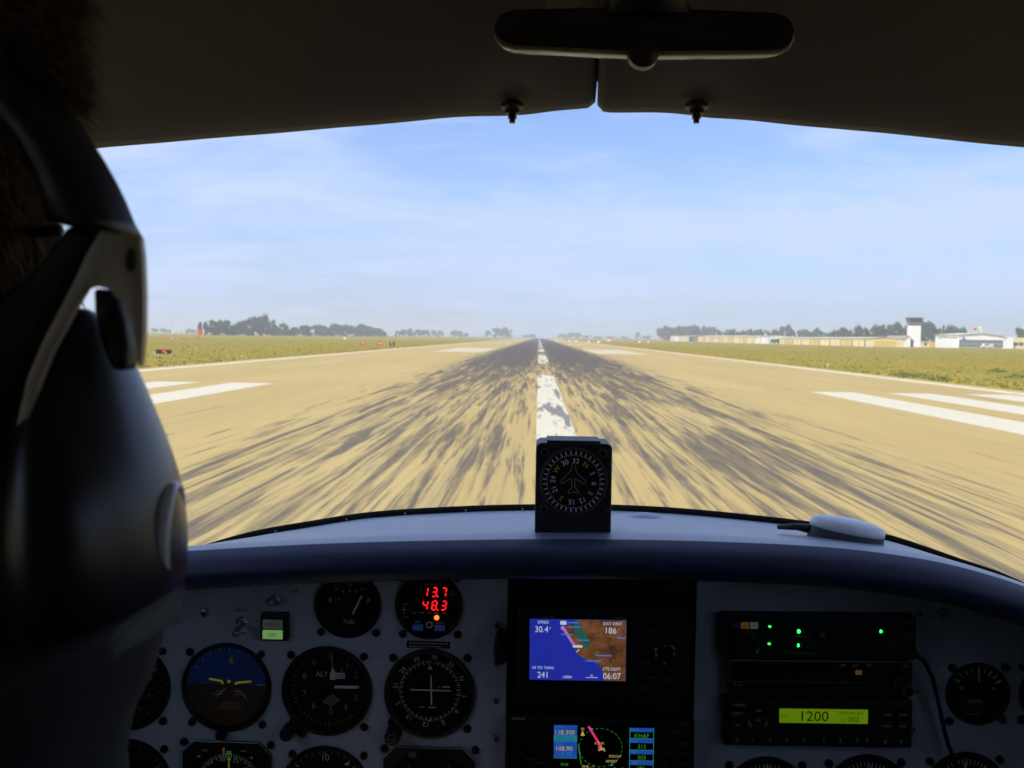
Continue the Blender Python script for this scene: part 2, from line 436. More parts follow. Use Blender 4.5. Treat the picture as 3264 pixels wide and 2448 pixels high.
CR = [(crown_mesh(k, 1.0).mesh('crown', m_leaf if k % 2 else m_leaf2), trunk_mesh(k).mesh('trunk', m_bark)) for k in range(7)]
CT = [(crown_mesh(20+k, .55).mesh('crown', m_leaf if k % 2 else m_leaf2), trunk_mesh(20+k).mesh('trunk', m_bark)) for k in range(3)]
ORD = ['first', 'second', 'third', 'fourth', 'fifth', 'sixth', 'seventh', 'eighth', 'ninth', 'tenth', 'eleventh', 'twelfth', 'thirteenth', 'fourteenth', 'fifteenth',
       'sixteenth', 'seventeenth', 'eighteenth', 'nineteenth', 'twentieth', 'twenty-first', 'twenty-second', 'twenty-third', 'twenty-fourth', 'twenty-fifth', 'twenty-sixth',
       'twenty-seventh', 'twenty-eighth', 'twenty-ninth', 'thirtieth']
def tree(px, top, Y, width_px, label, group, k, thin=False):
    d = ray(px, VPY + TILT*(px-VPX)); P = EYE + d*(Y/d.y); P.z = 0
    ht = H + (VPY + TILT*(px-VPX) - top)/F*Y; wd = width_px/F*Y
    o = thing('tree', label, 'tree', P, group)
    cm, tm = (CT if thin else CR)[k % (3 if thin else 7)]
    s_ = Vector((wd*(1.9 if thin else 1.35), wd*(1.9 if thin else 1.35), ht*1.03))
    for nm, me in (('crown', cm), ('trunk', tm)):
        c = inst(nm, me, o, P); c.scale = s_; c.rotation_euler = (0, 0, k*2.399)
    return o
def z1(x, y): return 440+x/2.458, 980+y/2.458
def z2(x, y): return 1300+x/2.458, 980+y/2.458
def z3(x, y): return 2060+x/3.687, 980+y/3.687
def z4(x, y): return 2660+x/3.662, 960+y/3.662
row = [(485, 95, 26, 1), (530, 106, 30, 1), (592, 110, 60, 0), (640, 98, 70, 0), (692, 98, 66, 0), (742, 140, 50, 0), (795, 110, 66, 0), (850, 98, 74, 0), (908, 80, 76, 0), (968, 72, 78, 0),
       (1042, 96, 66, 0), (1092, 128, 60, 0), (1145, 132, 70, 0), (1222, 150, 50, 1), (1292, 138, 66, 0), (1345, 152, 50, 0), (1398, 146, 60, 0), (1440, 134, 56, 0), (1478, 156, 46, 0), (1540, 128, 66, 0),
       (1590, 136, 60, 0), (1640, 136, 60, 0), (1715, 146, 66, 0), (1768, 138, 66, 0), (1812, 146, 56, 0), (1858, 160, 56, 0), (1895, 170, 46, 0), (1930, 178, 36, 1)]
for k, (x, tp, wd, th) in enumerate(row):
    px, py = z1(x, tp); Y = 620 + 420*(k/27)**1.2
    tree(px, py, Y, wd/2.458*(1.25 if not th else 1), ORD[k] + ' tree from the left in the long dark row across the left field', 'trees of the left row', k, th)
for k in range(26):
    x = 560+k*53+rnd.uniform(-14, 14); i_ = min(range(len(row)), key=lambda q: abs(row[q][0]-x)); tp = 232-(232-row[i_][1])*rnd.uniform(.45, .72)
    px, py = z1(x, tp); tree(px, py, 650+420*(k/25)**1.2, 19+rnd.uniform(0, 6), ORD[k] + ' low tree from the left among the taller trees of the left row', 'lower trees of the left row', k*3+1)
for k, (x, tp, wd) in enumerate([(2030, 180, 40), (2078, 172, 50), (2130, 168, 56), (2190, 172, 50), (2245, 176, 44)]):
    px, py = z1(x, tp); tree(px, py, 1350, wd/2.458, ORD[k] + ' tree of the low hazy clump right of the long left row', 'low clump beyond the left row', k+3)
for k, (x, tp, wd) in enumerate([(150, 180, 34), (205, 182, 40), (250, 180, 40), (365, 178, 50), (408, 188, 40), (455, 200, 26), (628, 182, 34), (690, 163, 56), (745, 164, 60), (795, 174, 54)]):
    px, py = z2(x, tp); tree(px, py, 1650, wd/2.458*1.15, ORD[k] + ' hazy blue tree left of the far end of the runway', 'scattered trees left of the runway end', k+1)
for k, (x, tp, wd, th) in enumerate([(930, 214, 50, 0), (975, 210, 40, 0), (1210, 206, 50, 0), (1285, 198, 50, 0), (1325, 200, 46, 0), (1400, 222, 60, 0), (1500, 226, 60, 0), (1600, 226, 60, 0), (1690, 228, 60, 0), (1800, 193, 26, 1), (1870, 222, 60, 0)]):
    px, py = z2(x, tp); tree(px, py, 2000, wd/2.458*1.15, ORD[k] + ' faint blue tree right of the far end of the runway', 'scattered trees right of the runway end', k+4, th)
for k, (x, tp) in enumerate([(125, 163), (190, 165), (240, 176), (400, 163), (440, 172)]):
    px, py = z1(x, tp); tree(px, py, 1500, 50/2.458, ORD[k] + ' small distant tree beside the red and white mast', 'distant trees by the mast', k)
for k in range(16):
    x = 160+k*43; tp = 245-22*math.sin(math.pi*k/15)**.6 + rnd.uniform(-6, 8)
    px, py = z3(x, tp); tree(px, py, 1120+rnd.uniform(-60, 60), 22, ORD[k] + ' tree of the dense blue wood behind the cream hangars', 'dense wood behind the hangars', k)
for k, (x, tp) in enumerate([(860, 278), (920, 285), (965, 258), (1025, 262), (1080, 285), (1150, 272), (1210, 262), (1265, 285), (1325, 252), (1370, 262), (1430, 285), (1500, 258), (1550, 268), (1605, 232), (1660, 226), (1710, 245), (1790, 268), (1840, 262), (1890, 262), (1940, 290), (1995, 246), (2060, 286), (2110, 296), (2180, 286)]):
    px, py = z3(x, tp); tree(px, py, 880, 19, ORD[k] + ' tree of the row showing above the long cream building', 'row above the long building', k+2)
for k, (x, tp, wd) in enumerate([(-10, 350, 90), (60, 335, 80), (110, 305, 80), (165, 345, 70), (262, 305, 90), (330, 308, 90), (400, 318, 90), (470, 290, 100), (535, 278, 100), (600, 310, 80), (660, 285, 90), (715, 272, 96), (780, 290, 90), (835, 285, 80), (960, 250, 110),
                                 (1040, 238, 110), (1100, 245, 100), (1140, 300, 70), (1200, 335, 80), (1245, 315, 80), (1295, 282, 76), (1345, 315, 70), (1385, 288, 80), (1430, 320, 70), (1475, 318, 70), (1505, 340, 56)]):
    px, py = z4(x, tp); tree(px, py, 640, wd/3.662, ORD[k] + ' tree from the left in the wood behind the control tower', 'wood behind the control tower', k+5)
px, py = z4(2175, 335); tree(px, py, 560, 30, 'lone dark tree beyond the right end of the white hangar', None, 2)

# ---- buildings
m_white = mat('white_wall', (.90, .88, .82), .7, var=.06, scale=.5)
m_cream = mat('cream_wall', (.84, .69, .36), .7, var=.10, scale=.4)
m_yell = mat('yellow_door', (.74, .51, .13), .7, var=.10, scale=.4)
m_roof = mat('pale_metal_roof', (.66, .57, .38), .55, var=.08, scale=.3)
m_groof = mat('grey_roof', (.36, .32, .24), .7, var=.1, scale=.5)
m_dark = mat('dark_opening', (.05, .055, .055), .6, var=.1, scale=1)
m_gwall = mat('grey_shed_wall', (.22, .22, .19), .8, var=.1, scale=.5)
m_win = mat('window_glass', (.05, .065, .075), .08, var=.1, scale=1, spec=.8)
m_red = mat('signal_red', (.62, .045, .022), .5, var=.1, scale=2)
m_orange = mat('signal_orange', (.72, .14, .03), .55, var=.1, scale=2)
m_black = mat('black_paint', (.012, .012, .013), .5, var=.2, scale=20)
m_steel = mat('galvanised_steel', (.40, .40, .38), .4, metal=.7, var=.15, scale=4)
m_green = mat('green_paint', (.055, .085, .045), .5, var=.1, scale=1)
m_concrete = mat('concrete', (.42, .38, .28), .9, var=.12, scale=.8)
def xpx(px, x): return x*F/(px-VPX)      # distance at which a wall running at x meets picture column px
def roof_slab(mb, x0, x1, y0, y1, z, rise, ov=.4):
    xm = (x0+x1)/2
    for a, b2 in ((x0-ov, xm), (xm, x1+ov)):
        za = z-.05 if a < xm else z+rise; zb = z+rise if a < xm else z-.05
        i = [mb.v(p) for p in ((a, y0-ov, za), (b2, y0-ov, zb), (b2, y1+ov, zb), (a, y1+ov, za), (a, y0-ov, za+.15), (b2, y0-ov, zb+.15), (b2, y1+ov, zb+.15), (a, y1+ov, za+.15))]
        for q in ((3, 2, 1, 0), (4, 5, 6, 7), (0, 1, 5, 4), (1, 2, 6, 5), (2, 3, 7, 6), (3, 0, 4, 7)): mb.f(*[i[k] for k in q])
    return mb
def wall_prism(x0, x1, y0, y1, z, rise):
    mb = MB((0, 0, 0), (1, 0, 0), (0, 0, 1), (0, 1, 0)); xm = (x0+x1)/2
    return mb.prism([(x0, 0), (x1, 0), (x1, z), (xm, z+rise), (x0, z)], y0, y1)
def hangar(label, x0, x1, ya, yb, z, rise, wall, doors, door_m, cat='hangar', group=None, name='hangar', end_door=None):
    y0, y1 = min(ya, yb), max(ya, yb)
    o = thing(name, label, cat, ((x0+x1)/2, (y0+y1)/2, 0), group)
    wl = wall_prism(x0, x1, y0, y1, z, rise).build('wall', wall, o)
    roof_slab(MB(), x0, x1, y0, y1, z+.02, rise).build('roof', m_roof, o)
    L = (y1-y0)/max(doors, 1)
    for k in range(doors):
        a, b2 = y0+k*L+L*.1, y0+(k+1)*L-L*.1
        d = MB().bounds(x0-.10, x0+.02, a, b2, .05, z*.86).build('door', door_m[k % len(door_m)], o)
        MB().bounds(x0-.14, x0-.09, (a+b2)/2-.12, (a+b2)/2+.12, .06, z*.855).build('door_seam', m_dark, d)
        MB().bounds(x0-.06, x0+.03, a-L*.09, a-.01, .05, z*.84).build('door_gap', m_gwall, o)
    if end_door: MB().bounds(x0+(x1-x0)*.2, x0+(x1-x0)*.8, y0-.1, y0+.02, .05, z*.8).build('door', end_door, o)
    return o
X1 = 135
hangar('long cream hangar with a row of yellow doors, farthest of the hangars', X1, X1+16, xpx(2333, X1), xpx(2222, X1), 4.4, .8, m_cream, 8, [m_yell, m_cream])
for k, (a, b2, c) in enumerate([(2338, 2354, m_cream), (2359, 2375, m_yell), (2382, 2398, m_cream), (2404, 2419, m_white), (2428, 2446, m_white)]):
    hangar(['cream single hangar next to the long row of yellow doors', 'yellow doored single hangar, second after the long row', 'cream single hangar between the yellow one and the first white one',
            'small white hangar between cream hangar and dark gap', 'white single hangar beside the dark green truck'][k], X1, X1+12, xpx(b2, X1), xpx(a, X1), 4.3, .6, m_cream if c is m_yell else c, 1, [c], group='single hangars', end_door=c)
hangar('long low cream building with shallow roof left of the gabled shed', 140, 156, xpx(2748, 140), xpx(2474, 140), 3.5, .6, m_cream, 9, [m_cream, m_yell, m_cream], name='long_building', cat='building', end_door=m_yell)
hangar('grey shed between the cream shed and the long hangar', 133, 141, 815, 842, 4.6, .5, m_gwall, 1, [m_dark], name='shed', cat='shed')
hangar('cream shed left of the grey shed at the far end of the hangars', 133, 140, 850, 905, 4.4, .6, m_cream, 3, [m_cream], name='shed', cat='shed')
hangar('small white cabin beside the red box at the left end of the hangars', 131, 137, 918, 945, 4.6, .6, m_white, 1, [m_cream], name='cabin', cat='cabin')
o = thing('equipment_box', 'red equipment box on legs left of the farthest white cabin', 'box', (117, 880, 0))
MB().bounds(115.7, 118.3, 879, 881, .6, 3.4).build('cabinet', m_red, o, bevel=.1)
for x in (116, 118): MB().bounds(x-.1, x+.1, 879.8, 880.2, 0, .7).build('leg', m_red, o)
# gabled shed, tower
TY = 427.0
o = hangar('white gabled shed with grey roof just left of the control tower', 162.6, 167.3, TY, TY+24, 2.6, 2.4, m_white, 0, [], name='shed', cat='shed')
MB().bounds(162.5, 162.62, TY+2, TY+8, .3, 2.2).build('door', m_white, o)
for c in o.children:
    if c.name.startswith('roof'): c.data.materials[0] = m_groof
o = thing('boundary_wall', 'low white wall in front of the long cream building', 'wall', (150, 432, 0))
for k in range(8):
    xa = 147+k*1.95; MB().bounds(xa, xa+1.9, TY+9, TY+9.4, 0, 1.9).build('panel', m_white, o)
tx0, tx1 = at_y(2902, 1100, TY).x, at_y(2934, 1100, TY).x; tw = tx1-tx0; tm = (tx0+tx1)/2
o = thing('control_tower', 'square white control tower with dark glass cab and roof aerials', 'tower', (tm, TY+tw/2, 0))
MB().bounds(tx0, tx1, TY, TY+tw, 0, 9.6).build('shaft', m_white, o, bevel=.08)
MB().bounds(tx0+.35, tx1-.35, TY+.35, TY+tw-.35, 9.6, 10.5).build('neck', m_gwall, o)
cb = MB(); c0, c1 = tw/2+.15, tw/2+.55
def frustum(mb, x, y, a, b2, z0, z1):
    i = [mb.v((x+sx*r, y+sy*r, z)) for r, z in ((a, z0), (b2, z1)) for sx, sy in ((-1, -1), (1, -1), (1, 1), (-1, 1))]
    for q in ((3, 2, 1, 0), (4, 5, 6, 7), (0, 1, 5, 4), (1, 2, 6, 5), (2, 3, 7, 6), (3, 0, 4, 7)): mb.f(*[i[k] for k in q])
    return mb
cabin = frustum(MB(), tm, TY+tw/2, c0, c0+.05, 10.5, 11.0).build('cab_base', m_gwall, o)
gl = frustum(MB(), tm, TY+tw/2, c0-.03, c1-.05, 11.0, 13.0).build('cab_glass', m_win, o)
for sx, sy in ((-1, -1), (0, -1), (1, -1), (-1, 1), (1, 1), (-1, 0), (1, 0)):
    MB().tube([(tm+sx*c0, TY+tw/2+sy*c0, 11), (tm+sx*c1, TY+tw/2+sy*c1, 13)], .07, 6).build('mullion', m_black, gl)
MB().bounds(tm-c1-.25, tm+c1+.25, TY+tw/2-c1-.25, TY+tw/2+c1+.25, 13.0, 13.35).build('cab_roof', m_gwall, o)
for dx, hh in ((-2.1, 3.2), (1.3, 2.4), (.3, 1.0)): MB().tube([(tm+dx, TY+tw/2, 13.3), (tm+dx, TY+tw/2, 13.3+hh)], .05, 5).build('aerial', m_steel, o)
# buildings right of the tower
bx0, bx1 = at_y(2938, 1100, 445).x, at_y(3030, 1100, 445).x
o = thing('low_building', 'low cream building with yellow door between tower and white hangar', 'building', ((bx0+bx1)/2, 450, 0))
MB().bounds(bx0, bx1, 445, 455, 0, 2.5).build('wall', m_cream, o); MB().bounds(bx0-.3, bx1+.3, 444.6, 455.4, 2.5, 2.75).build('roof', m_roof, o)
MB().bounds(bx0+3.5, bx0+10.5, 444.9, 445.1, .2, 2.1).build('door', m_yell, o)
MB().bounds(bx0+1.2, bx0+2.4, 444.9, 445.1, .8, 1.9).build('window', m_win, o)
HY = 420.0
def hx(z): return at_y(2660+z/3.662, 1100, HY).x
o = thing('terminal_hangar', 'white hangar with wide glass front and low gable roof at the right', 'hangar', (hx(1700), HY+12, 0))
f0, f1 = hx(1443), hx(1975); fm = hx(1710)
mbw = MB((0, 0, 0), (1, 0, 0), (0, 0, 1), (0, 1, 0)); mbw.prism([(f0, 3.65), (f1, 3.65), (f1, 5.4), (fm, 6.5), (f0, 5.6)], HY, HY+24); mbw.build('gable_wall', m_white, o)
MB().bounds(f0, f0+.35, HY+.02, HY+24, 0, 3.65).build('side_wall', m_white, o); MB().bounds(f1-.35, f1, HY+.02, HY+24, 0, 3.65).build('side_wall', m_white, o)
MB().bounds(f0+.35, f1-.35, HY+23.6, HY+24, 0, 3.65).build('rear_wall', m_white, o)
rf = MB((0, 0, 0), (1, 0, 0), (0, 0, 1), (0, 1, 0)); rf.prism([(f0-.4, 5.6), (fm, 6.55), (f1+.4, 5.38), (f1+.4, 5.6), (fm, 6.8), (f0-.4, 5.82)], HY-.6, HY+24.4); rf.build('roof', m_roof, o)
NP = 17; pw = (f1-f0-.7)/NP
for k in range(NP):
    xa = f0+.35+k*pw
    MB().bounds(xa+.10, xa+pw-.02, HY+.12, HY+.16, .5, 3.55).build('pane', m_win, o)
    MB().bounds(xa-.02, xa+.10, HY+.05, HY+.2, .0, 3.65).build('mullion', m_white, o)
MB().bounds(f0+.35, f1-.35, HY+.04, HY+.22, 0, .5).build('sill', m_concrete, o); MB().bounds(f0+.35, f1-.35, HY+.055, HY+.21, 1.9, 2.0).build('transom', m_white, o)
a0 = hx(1345); MB().bounds(a0, f0-.01, HY+.5, HY+12, 0, 4.5).build('annex', m_white, o); MB().bounds(a0-.2, f0-.02, HY+.3, HY+12.2, 4.5, 4.75).build('annex_roof', m_groof, o)
b0, b1 = hx(1977), hx(2092); MB().bounds(b0+.02, b1, HY+.3, HY+14, 0, 5.0).build('annex', m_white, o)
e1 = hx(2420); MB().bounds(b1+.01, e1, HY+2, HY+14, 0, 4.9).build('annex', m_cream, o)
for k in range(5): MB().bounds(b1+1+k*2.2, b1+2.8+k*2.2, HY+1.94, HY+2.05, 1.4, 2.8).build('window', m_win, o)
m_blue = mat('blue_sign', (.09, .15, .50), .5, var=.1, scale=2)
mbt = MB((0, 0, 0), (1, 0, 0), (0, 0, 1), (0, 1, 0)); mbt.prism([(hx(1482), 3.75), (hx(1530), 3.75), (hx(1506), 5.1)], HY-.12, HY-.01); mbt.build('emblem', m_blue, o)
# things on and in front of the hangar
bx = hx(1758); o = thing('beacon', 'red ball on a thin pole above the white hangar roof', 'beacon', (bx, HY+10, 6.0))
MB().tube([(bx, HY+10, 6.0), (bx, HY+10, 8.2)], .06, 6).build('pole', m_steel, o); MB().ball((bx, HY+10, 8.7), (.62, .62, .62)).build('ball', m_red, o, smooth=True)
bx = hx(2020); o = thing('beacon_mast', 'pale lattice mast with platform rising behind the white hangar', 'mast', (bx, HY+26, 0))
for sx in (-.5, .5):
    for sy in (-.5, .5): MB().tube([(bx+sx, HY+26+sy, 0), (bx+sx*.7, HY+26+sy*.7, 8.6)], .07, 5).build('leg', m_steel, o)
for k in range(7):
    z = .8+k*1.15
    for sy in (-.46, .46): MB().tube([(bx-.47, HY+26+sy, z), (bx+.47, HY+26+sy, z+1.1)], .04, 4).build('brace', m_steel, o)
MB().bounds(bx-.9, bx+1.3, HY+25.2, HY+26.8, 8.6, 8.85).build('platform', m_cream, o); MB().bounds(bx-.5, bx+.3, HY+25.6, HY+26.4, 8.85, 10.1).build('lamp_housing', m_cream, o, bevel=.1)
MB().bounds(bx-.4, bx+.4, HY+25.1, HY+25.3, 7.2, 8.2).build('box', m_white, o)
m_vwhite = mat('white_vehicle_paint', (.72, .71, .68), .25, var=.04, scale=1, coat=.4)
m_tyre = mat('tyre', (.02, .02, .02), .8, var=.1, scale=8)
def van(label, x0, y, L, ht, group):
    o = thing('van', label, 'van', (x0+L/2, y, 0), group)
    mb = MB((0, 0, 0), (1, 0, 0), (0, 0, 1), (0, 1, 0))
    mb.prism([(x0, .35), (x0+L, .35), (x0+L, ht*.93), (x0+L*.97, ht), (x0+L*.26, ht), (x0+L*.12, ht*.58), (x0, ht*.46)], y, y+1.8)
    mb.build('body', m_vwhite, o, bevel=.09)
    mw = MB((0, 0, 0), (1, 0, 0), (0, 0, 1), (0, 1, 0))
    mw.prism([(x0+L*.17, ht*.58), (x0+L*.36, ht*.58), (x0+L*.36, ht*.9), (x0+L*.285, ht*.9)], y-.012, y+.02); mw.build('side_window', m_win, o)
    MB().bounds(x0+L*.40, x0+L*.62, y-.012, y+.02, ht*.58, ht*.88).build('side_window', m_win, o)
    MB().bounds(x0-.04, x0+.06, y+.15, y+.5, ht*.36, ht*.43).build('headlight', m_steel, o); MB().bounds(x0-.04, x0+.06, y+1.3, y+1.65, ht*.36, ht*.43).build('headlight', m_steel, o)
    for fx in (.19, .80):
        for yy in (y-.03, y+1.55):
            ww = MB((x0+L*fx, yy, .36), (1, 0, 0), (0, 0, 1), (0, 1, 0)).lathe([(.36, 0), (.36, .26)], 16).build('wheel', m_tyre, o)
            MB((x0+L*fx, yy-.01, .36), (1, 0, 0), (0, 0, 1), (0, 1, 0)).lathe([(.2, 0), (.2, .02)], 12).build('rim', m_steel, ww)
van('white van parked in front of the hangar glass front', hx(1622), HY-8, 4.9, 2.15, 'vans at the hangar')
van('white van at the right edge beside the hangar annex', hx(2105), HY-9, 5.2, 2.2, 'vans at the hangar')
# green truck
tx = 133.5; ty = xpx(2462, 133.5)
o = thing('truck', 'dark green box truck between white hangar and long cream building', 'truck', (tx, ty, 0))
MB().bounds(tx-1.2, tx+1.2, ty-7, ty+3, .9, 3.0).build('cargo_box', m_green, o, bevel=.05); MB().bounds(tx-1.1, tx+1.1, ty+3.2, ty+5.4, .6, 2.5).build('cab', m_green, o, bevel=.15)
MB().bounds(tx-1.13, tx-1.05, ty+3.6, ty+5, 1.6, 2.3).build('window', m_win, o)
for yy in (-5.5, -4, 4.2):
    for sx in (-1, 1): MB((tx+sx*1.0, ty+yy, .5), (0, 1, 0), (0, 0, 1), (1, 0, 0)).lathe([(.5, -.14), (.5, .14)], 14).build('wheel', m_tyre, o)
# far buildings
def far_building(label, px0, px1, Y, ht, m):
    x0, x1 = at_y(px0, VPY, Y).x, at_y(px1, VPY, Y).x
    o = thing('far_building', label, 'building', ((x0+x1)/2, Y, 0))
    MB().bounds(x0, x1, Y, Y+12, 0, ht*.8).build('wall', m, o); roof_slab(MB(), Y, Y+12, x0, x1, ht*.8, ht*.25)
    MB().bounds(x0-.5, x1+.5, Y-.5, Y+12.5, ht*.8, ht).build('roof', m_roof, o)
    n = max(3, int((x1-x0)/8))
    for k in range(n): MB().bounds(x0+(k+.3)*(x1-x0)/n, x0+(k+.7)*(x1-x0)/n, Y-.06, Y+.1, ht*.2, ht*.6).build('door', m_gwall, o)
far_building('pale far building just beyond the end of the runway', 1702, 1738, 2350, 8.5, m_white)
far_building('long low pale building far behind the red and white mast', 466, 600, 1700, 4.0, m_cream)
far_building('faint pale shed far right of the runway end', 1905, 1932, 2300, 6, m_cream)

# ---- airfield furniture, left
def base_y(px, py): return H*F/(py - (VPY+TILT*(px-VPX)))
def gx(px, Y): return at_y(px, VPY, Y).x
Y_ = 270; x_ = gx(549, Y_); o = thing('antenna_mast', 'red and white striped mast with short cross arm in the left field', 'mast', (x_, Y_, 0))
for k in range(7): MB().tube([(x_, Y_, k*.72), (x_, Y_, k*.72+.72)], .11 if k < 4 else .07, 8).build('mast_section', m_white if k % 2 == 0 or k == 3 else m_red, o)
MB().tube([(x_-.3, Y_, 2.3), (x_+.95, Y_, 2.3)], .07, 6).build('cross_arm', m_white, o); MB().bounds(x_-.25, x_+.25, Y_-.2, Y_+.2, 0, .12).build('footing', m_concrete, o)
MB().bounds(x_-.2, x_+.2, Y_-.18, Y_+.18, 1.5, 2.1).build('junction_box', m_white, o)
Y_ = 275; x_ = gx(637, Y_); o = thing('equipment_box', 'orange equipment box raised on a post in front of the left trees', 'box', (x_, Y_, 0))
MB().bounds(x_-.62, x_+.62, Y_-.4, Y_+.4, 1.55, 3.0).build('cabinet', m_orange, o, bevel=.05); MB().bounds(x_-.7, x_+.7, Y_-.5, Y_+.5, 3.0, 3.1).build('lid', m_orange, o)
MB().tube([(x_-.4, Y_, 0), (x_-.4, Y_, 1.6)], .09, 6).build('post', m_orange, o); MB().tube([(x_+.4, Y_, 0), (x_+.4, Y_, 1.6)], .05, 6).build('post', m_steel, o)
for px, wd, lb in ((527, 2.2, 'low red barrier left of the striped mast'), (586, 1.7, 'low red barrier right of the striped mast'), (627, 1.9, 'low red barrier at the foot of the orange equipment box')):
    Y_ = 268; x_ = gx(px, Y_); o = thing('barrier', lb, 'barrier', (x_, Y_, 0), 'red barriers in the left field')
    MB().bounds(x_-wd/2, x_+wd/2, Y_-.06, Y_+.06, .28, .52).build('board', m_orange, o, bevel=.02)
    for s_ in (-.36, .36): MB().prism([(x_+s_*wd-.05, Y_-.25), (x_+s_*wd+.05, Y_-.25), (x_+s_*wd+.05, Y_+.25), (x_+s_*wd-.05, Y_+.25)], 0, .3).build('foot', m_steel, o)
def face_frame(x, y): return MB((x, y, 0), (1, 0, 0), (0, 0, 1), (0, -1, 0))
m_lamp_w = mat('lamp_white', (.8, .78, .7), .4, var=0)
m_redlit = glow('lit_red_figures', (1, .03, .02), 1.4)
Y_ = 80; x_ = gx(522, Y_); o = thing('runway_sign', 'black runway sign with red figures on thin legs at the left edge', 'sign', (x_, Y_, 0))
MB().bounds(x_-.64, x_+.64, Y_-.09, Y_+.09, .30, .66).build('panel', m_black, o, bevel=.02)
fr = face_frame(x_, Y_)
for fx in (-.02, .14): fr.like().rect(fx, .50, .13, .14, .094).build('figure', m_redlit, o)
for s_ in (-.74, -.48, .48, .70): MB().tube([(x_+s_, Y_, 0), (x_+s_, Y_, .34)], .022, 6).build('leg', m_lamp_w, o)
for s_ in (-.76, .26): MB().ball((x_+s_, Y_-.14, .36), (.06, .06, .05), 10, 6).build('lamp', m_lamp_w, o, smooth=True)
Y_ = 174
for px, lb in ((1158, 'red oval sign with white bar, left one of the pair'), (1213, 'red oval sign with white bar, next to the black number sign')):
    x_ = gx(px, Y_); o = thing('oval_sign', lb, 'sign', (x_, Y_, 0), 'red oval signs')
    MB((x_, Y_, .58), (1, 0, 0), (0, 0, 1), (0, -1, 0)).lathe([(.50, -.05), (.52, 0), (.50, .05)], 28, ry=.58).build('panel', m_red, o)
    MB((x_, Y_, .58), (1, 0, 0), (0, 0, 1), (0, -1, 0)).box((0, 0, .055), (.6, .13, .012)).build('bar', m_lamp_w, o)
    for s_ in (-.25, .25): MB().tube([(x_+s_, Y_, 0), (x_+s_, Y_, .4)], .03, 6).build('leg', m_steel, o)
x_ = gx(1250, Y_); o = thing('distance_sign', 'black sign with a white figure 5 right of the red ovals', 'sign', (x_, Y_, 0))
MB().bounds(x_-.45, x_+.45, Y_-.08, Y_+.08, .1, .88).build('panel', m_black, o, bevel=.02)
face_frame(x_, Y_).text('5', 0, .49, .62, .085).build('figure', m_lamp_w, o)
for s_ in (-.3, .3): MB().tube([(x_+s_, Y_, 0), (x_+s_, Y_, .12)], .03, 6).build('leg', m_steel, o)
Y_ = 330; x_ = gx(1099, Y_); o = thing('marker_post', 'small white marker box in the grass beneath the left trees', 'marker', (x_, Y_, 0))
MB().bounds(x_-.33, x_+.33, Y_-.3, Y_+.3, .3, 1.1).build('box', m_white, o, bevel=.03); MB().tube([(x_, Y_, 0), (x_, Y_, .32)], .08, 6).build('post', m_steel, o)
# ---- runway edge lights
m_stem = mat('light_stem', (.55, .42, .12), .5, var=.1, scale=10)
m_globe = mat('light_globe', (.75, .68, .45), .15, var=0)
pb = MB().lathe([(.10, 0), (.10, .03), (.04, .05)], 12).mesh('base', m_concrete); pst = MB().lathe([(.022, .04), (.022, .22)], 8).mesh('stem', m_stem)
pg = MB().lathe([(.05, .21), (.06, .25), (.058, .31), (.03, .36)], 10).mesh('globe', m_globe, smooth=True)
for side, xx in (('left', RW_L-1.5), ('right', RW_R+1.5)):
    for k in range(9):
        P = Vector((xx, 32+44*k, .004)); o = thing('edge_light', ORD[k] + f' runway edge light from the camera on the {side} edge', 'runway light', P, 'runway edge lights')
        inst('base', pb, o, P); inst('stem', pst, o, P); inst('globe', pg, o, P)
# ---- lit lamps and boards by the far runway on the right
m_lit = glow('lit_lamp', (1, .93, .62), .9)
for k, (x, y, r) in enumerate([(1165, 255, .30), (1265, 265, .32), (1320, 270, .34), (1420, 278, .28), (1495, 285, .36), (1815, 262, .42), (1885, 268, .34)]):
    px, py = z2(x, y); Y = 300+ (5-k)*22 if k < 5 else 400; x_ = gx(px, Y)
    o = thing('approach_lamp', ORD[k] + ' lit lamp from the runway end along the right verge', 'lamp', (x_, Y, .004), 'lit lamps on the right verge')
    MB((x_, Y, .75), (1, 0, 0), (0, 0, 1), (0, -1, 0)).lathe([(r*1.0, -.25), (r*1.05, .05), (r*.9, .05)], 16).build('housing', m_stem, o)
    MB((x_, Y, .75), (1, 0, 0), (0, 0, 1), (0, -1, 0)).lathe([(r*.88, .045), (r*.6, .11), (r*.1, .13)], 16).build('lens', m_lit, o)
    for s_ in (-.2, .2): MB().tube([(x_+s_, Y, .004), (x_+s_, Y, .6)], .04, 6).build('leg', m_stem, o)
px, py = z2(1575, 250); Y_ = 420; x_ = gx(px, Y_); o = thing('marker_board', 'pale pink and white board standing right of the lit lamps', 'sign', (x_, Y_, 0))
MB().bounds(x_-.7, x_+.7, Y_-.06, Y_+.06, .8, 1.6).build('lower_panel', m_white, o); MB().bounds(x_-.7, x_+.7, Y_-.06, Y_+.06, 1.61, 2.4).build('upper_panel', m_orange, o)
for s_ in (-.5, .5): MB().tube([(x_+s_, Y_, 0), (x_+s_, Y_, .8)], .05, 6).build('leg', m_steel, o)
px, py = z2(1250, 245); Y_ = 520; x_ = gx(px, Y_); o = thing('marker_board', 'small orange board behind the lit lamps near the runway end', 'sign', (x_, Y_, 0))
MB().bounds(x_-.9, x_+.9, Y_-.06, Y_+.06, .6, 1.7).build('panel', m_orange, o)
for s_ in (-.6, .6): MB().tube([(x_+s_, Y_, 0), (x_+s_, Y_, .6)], .05, 6).build('leg', m_steel, o)
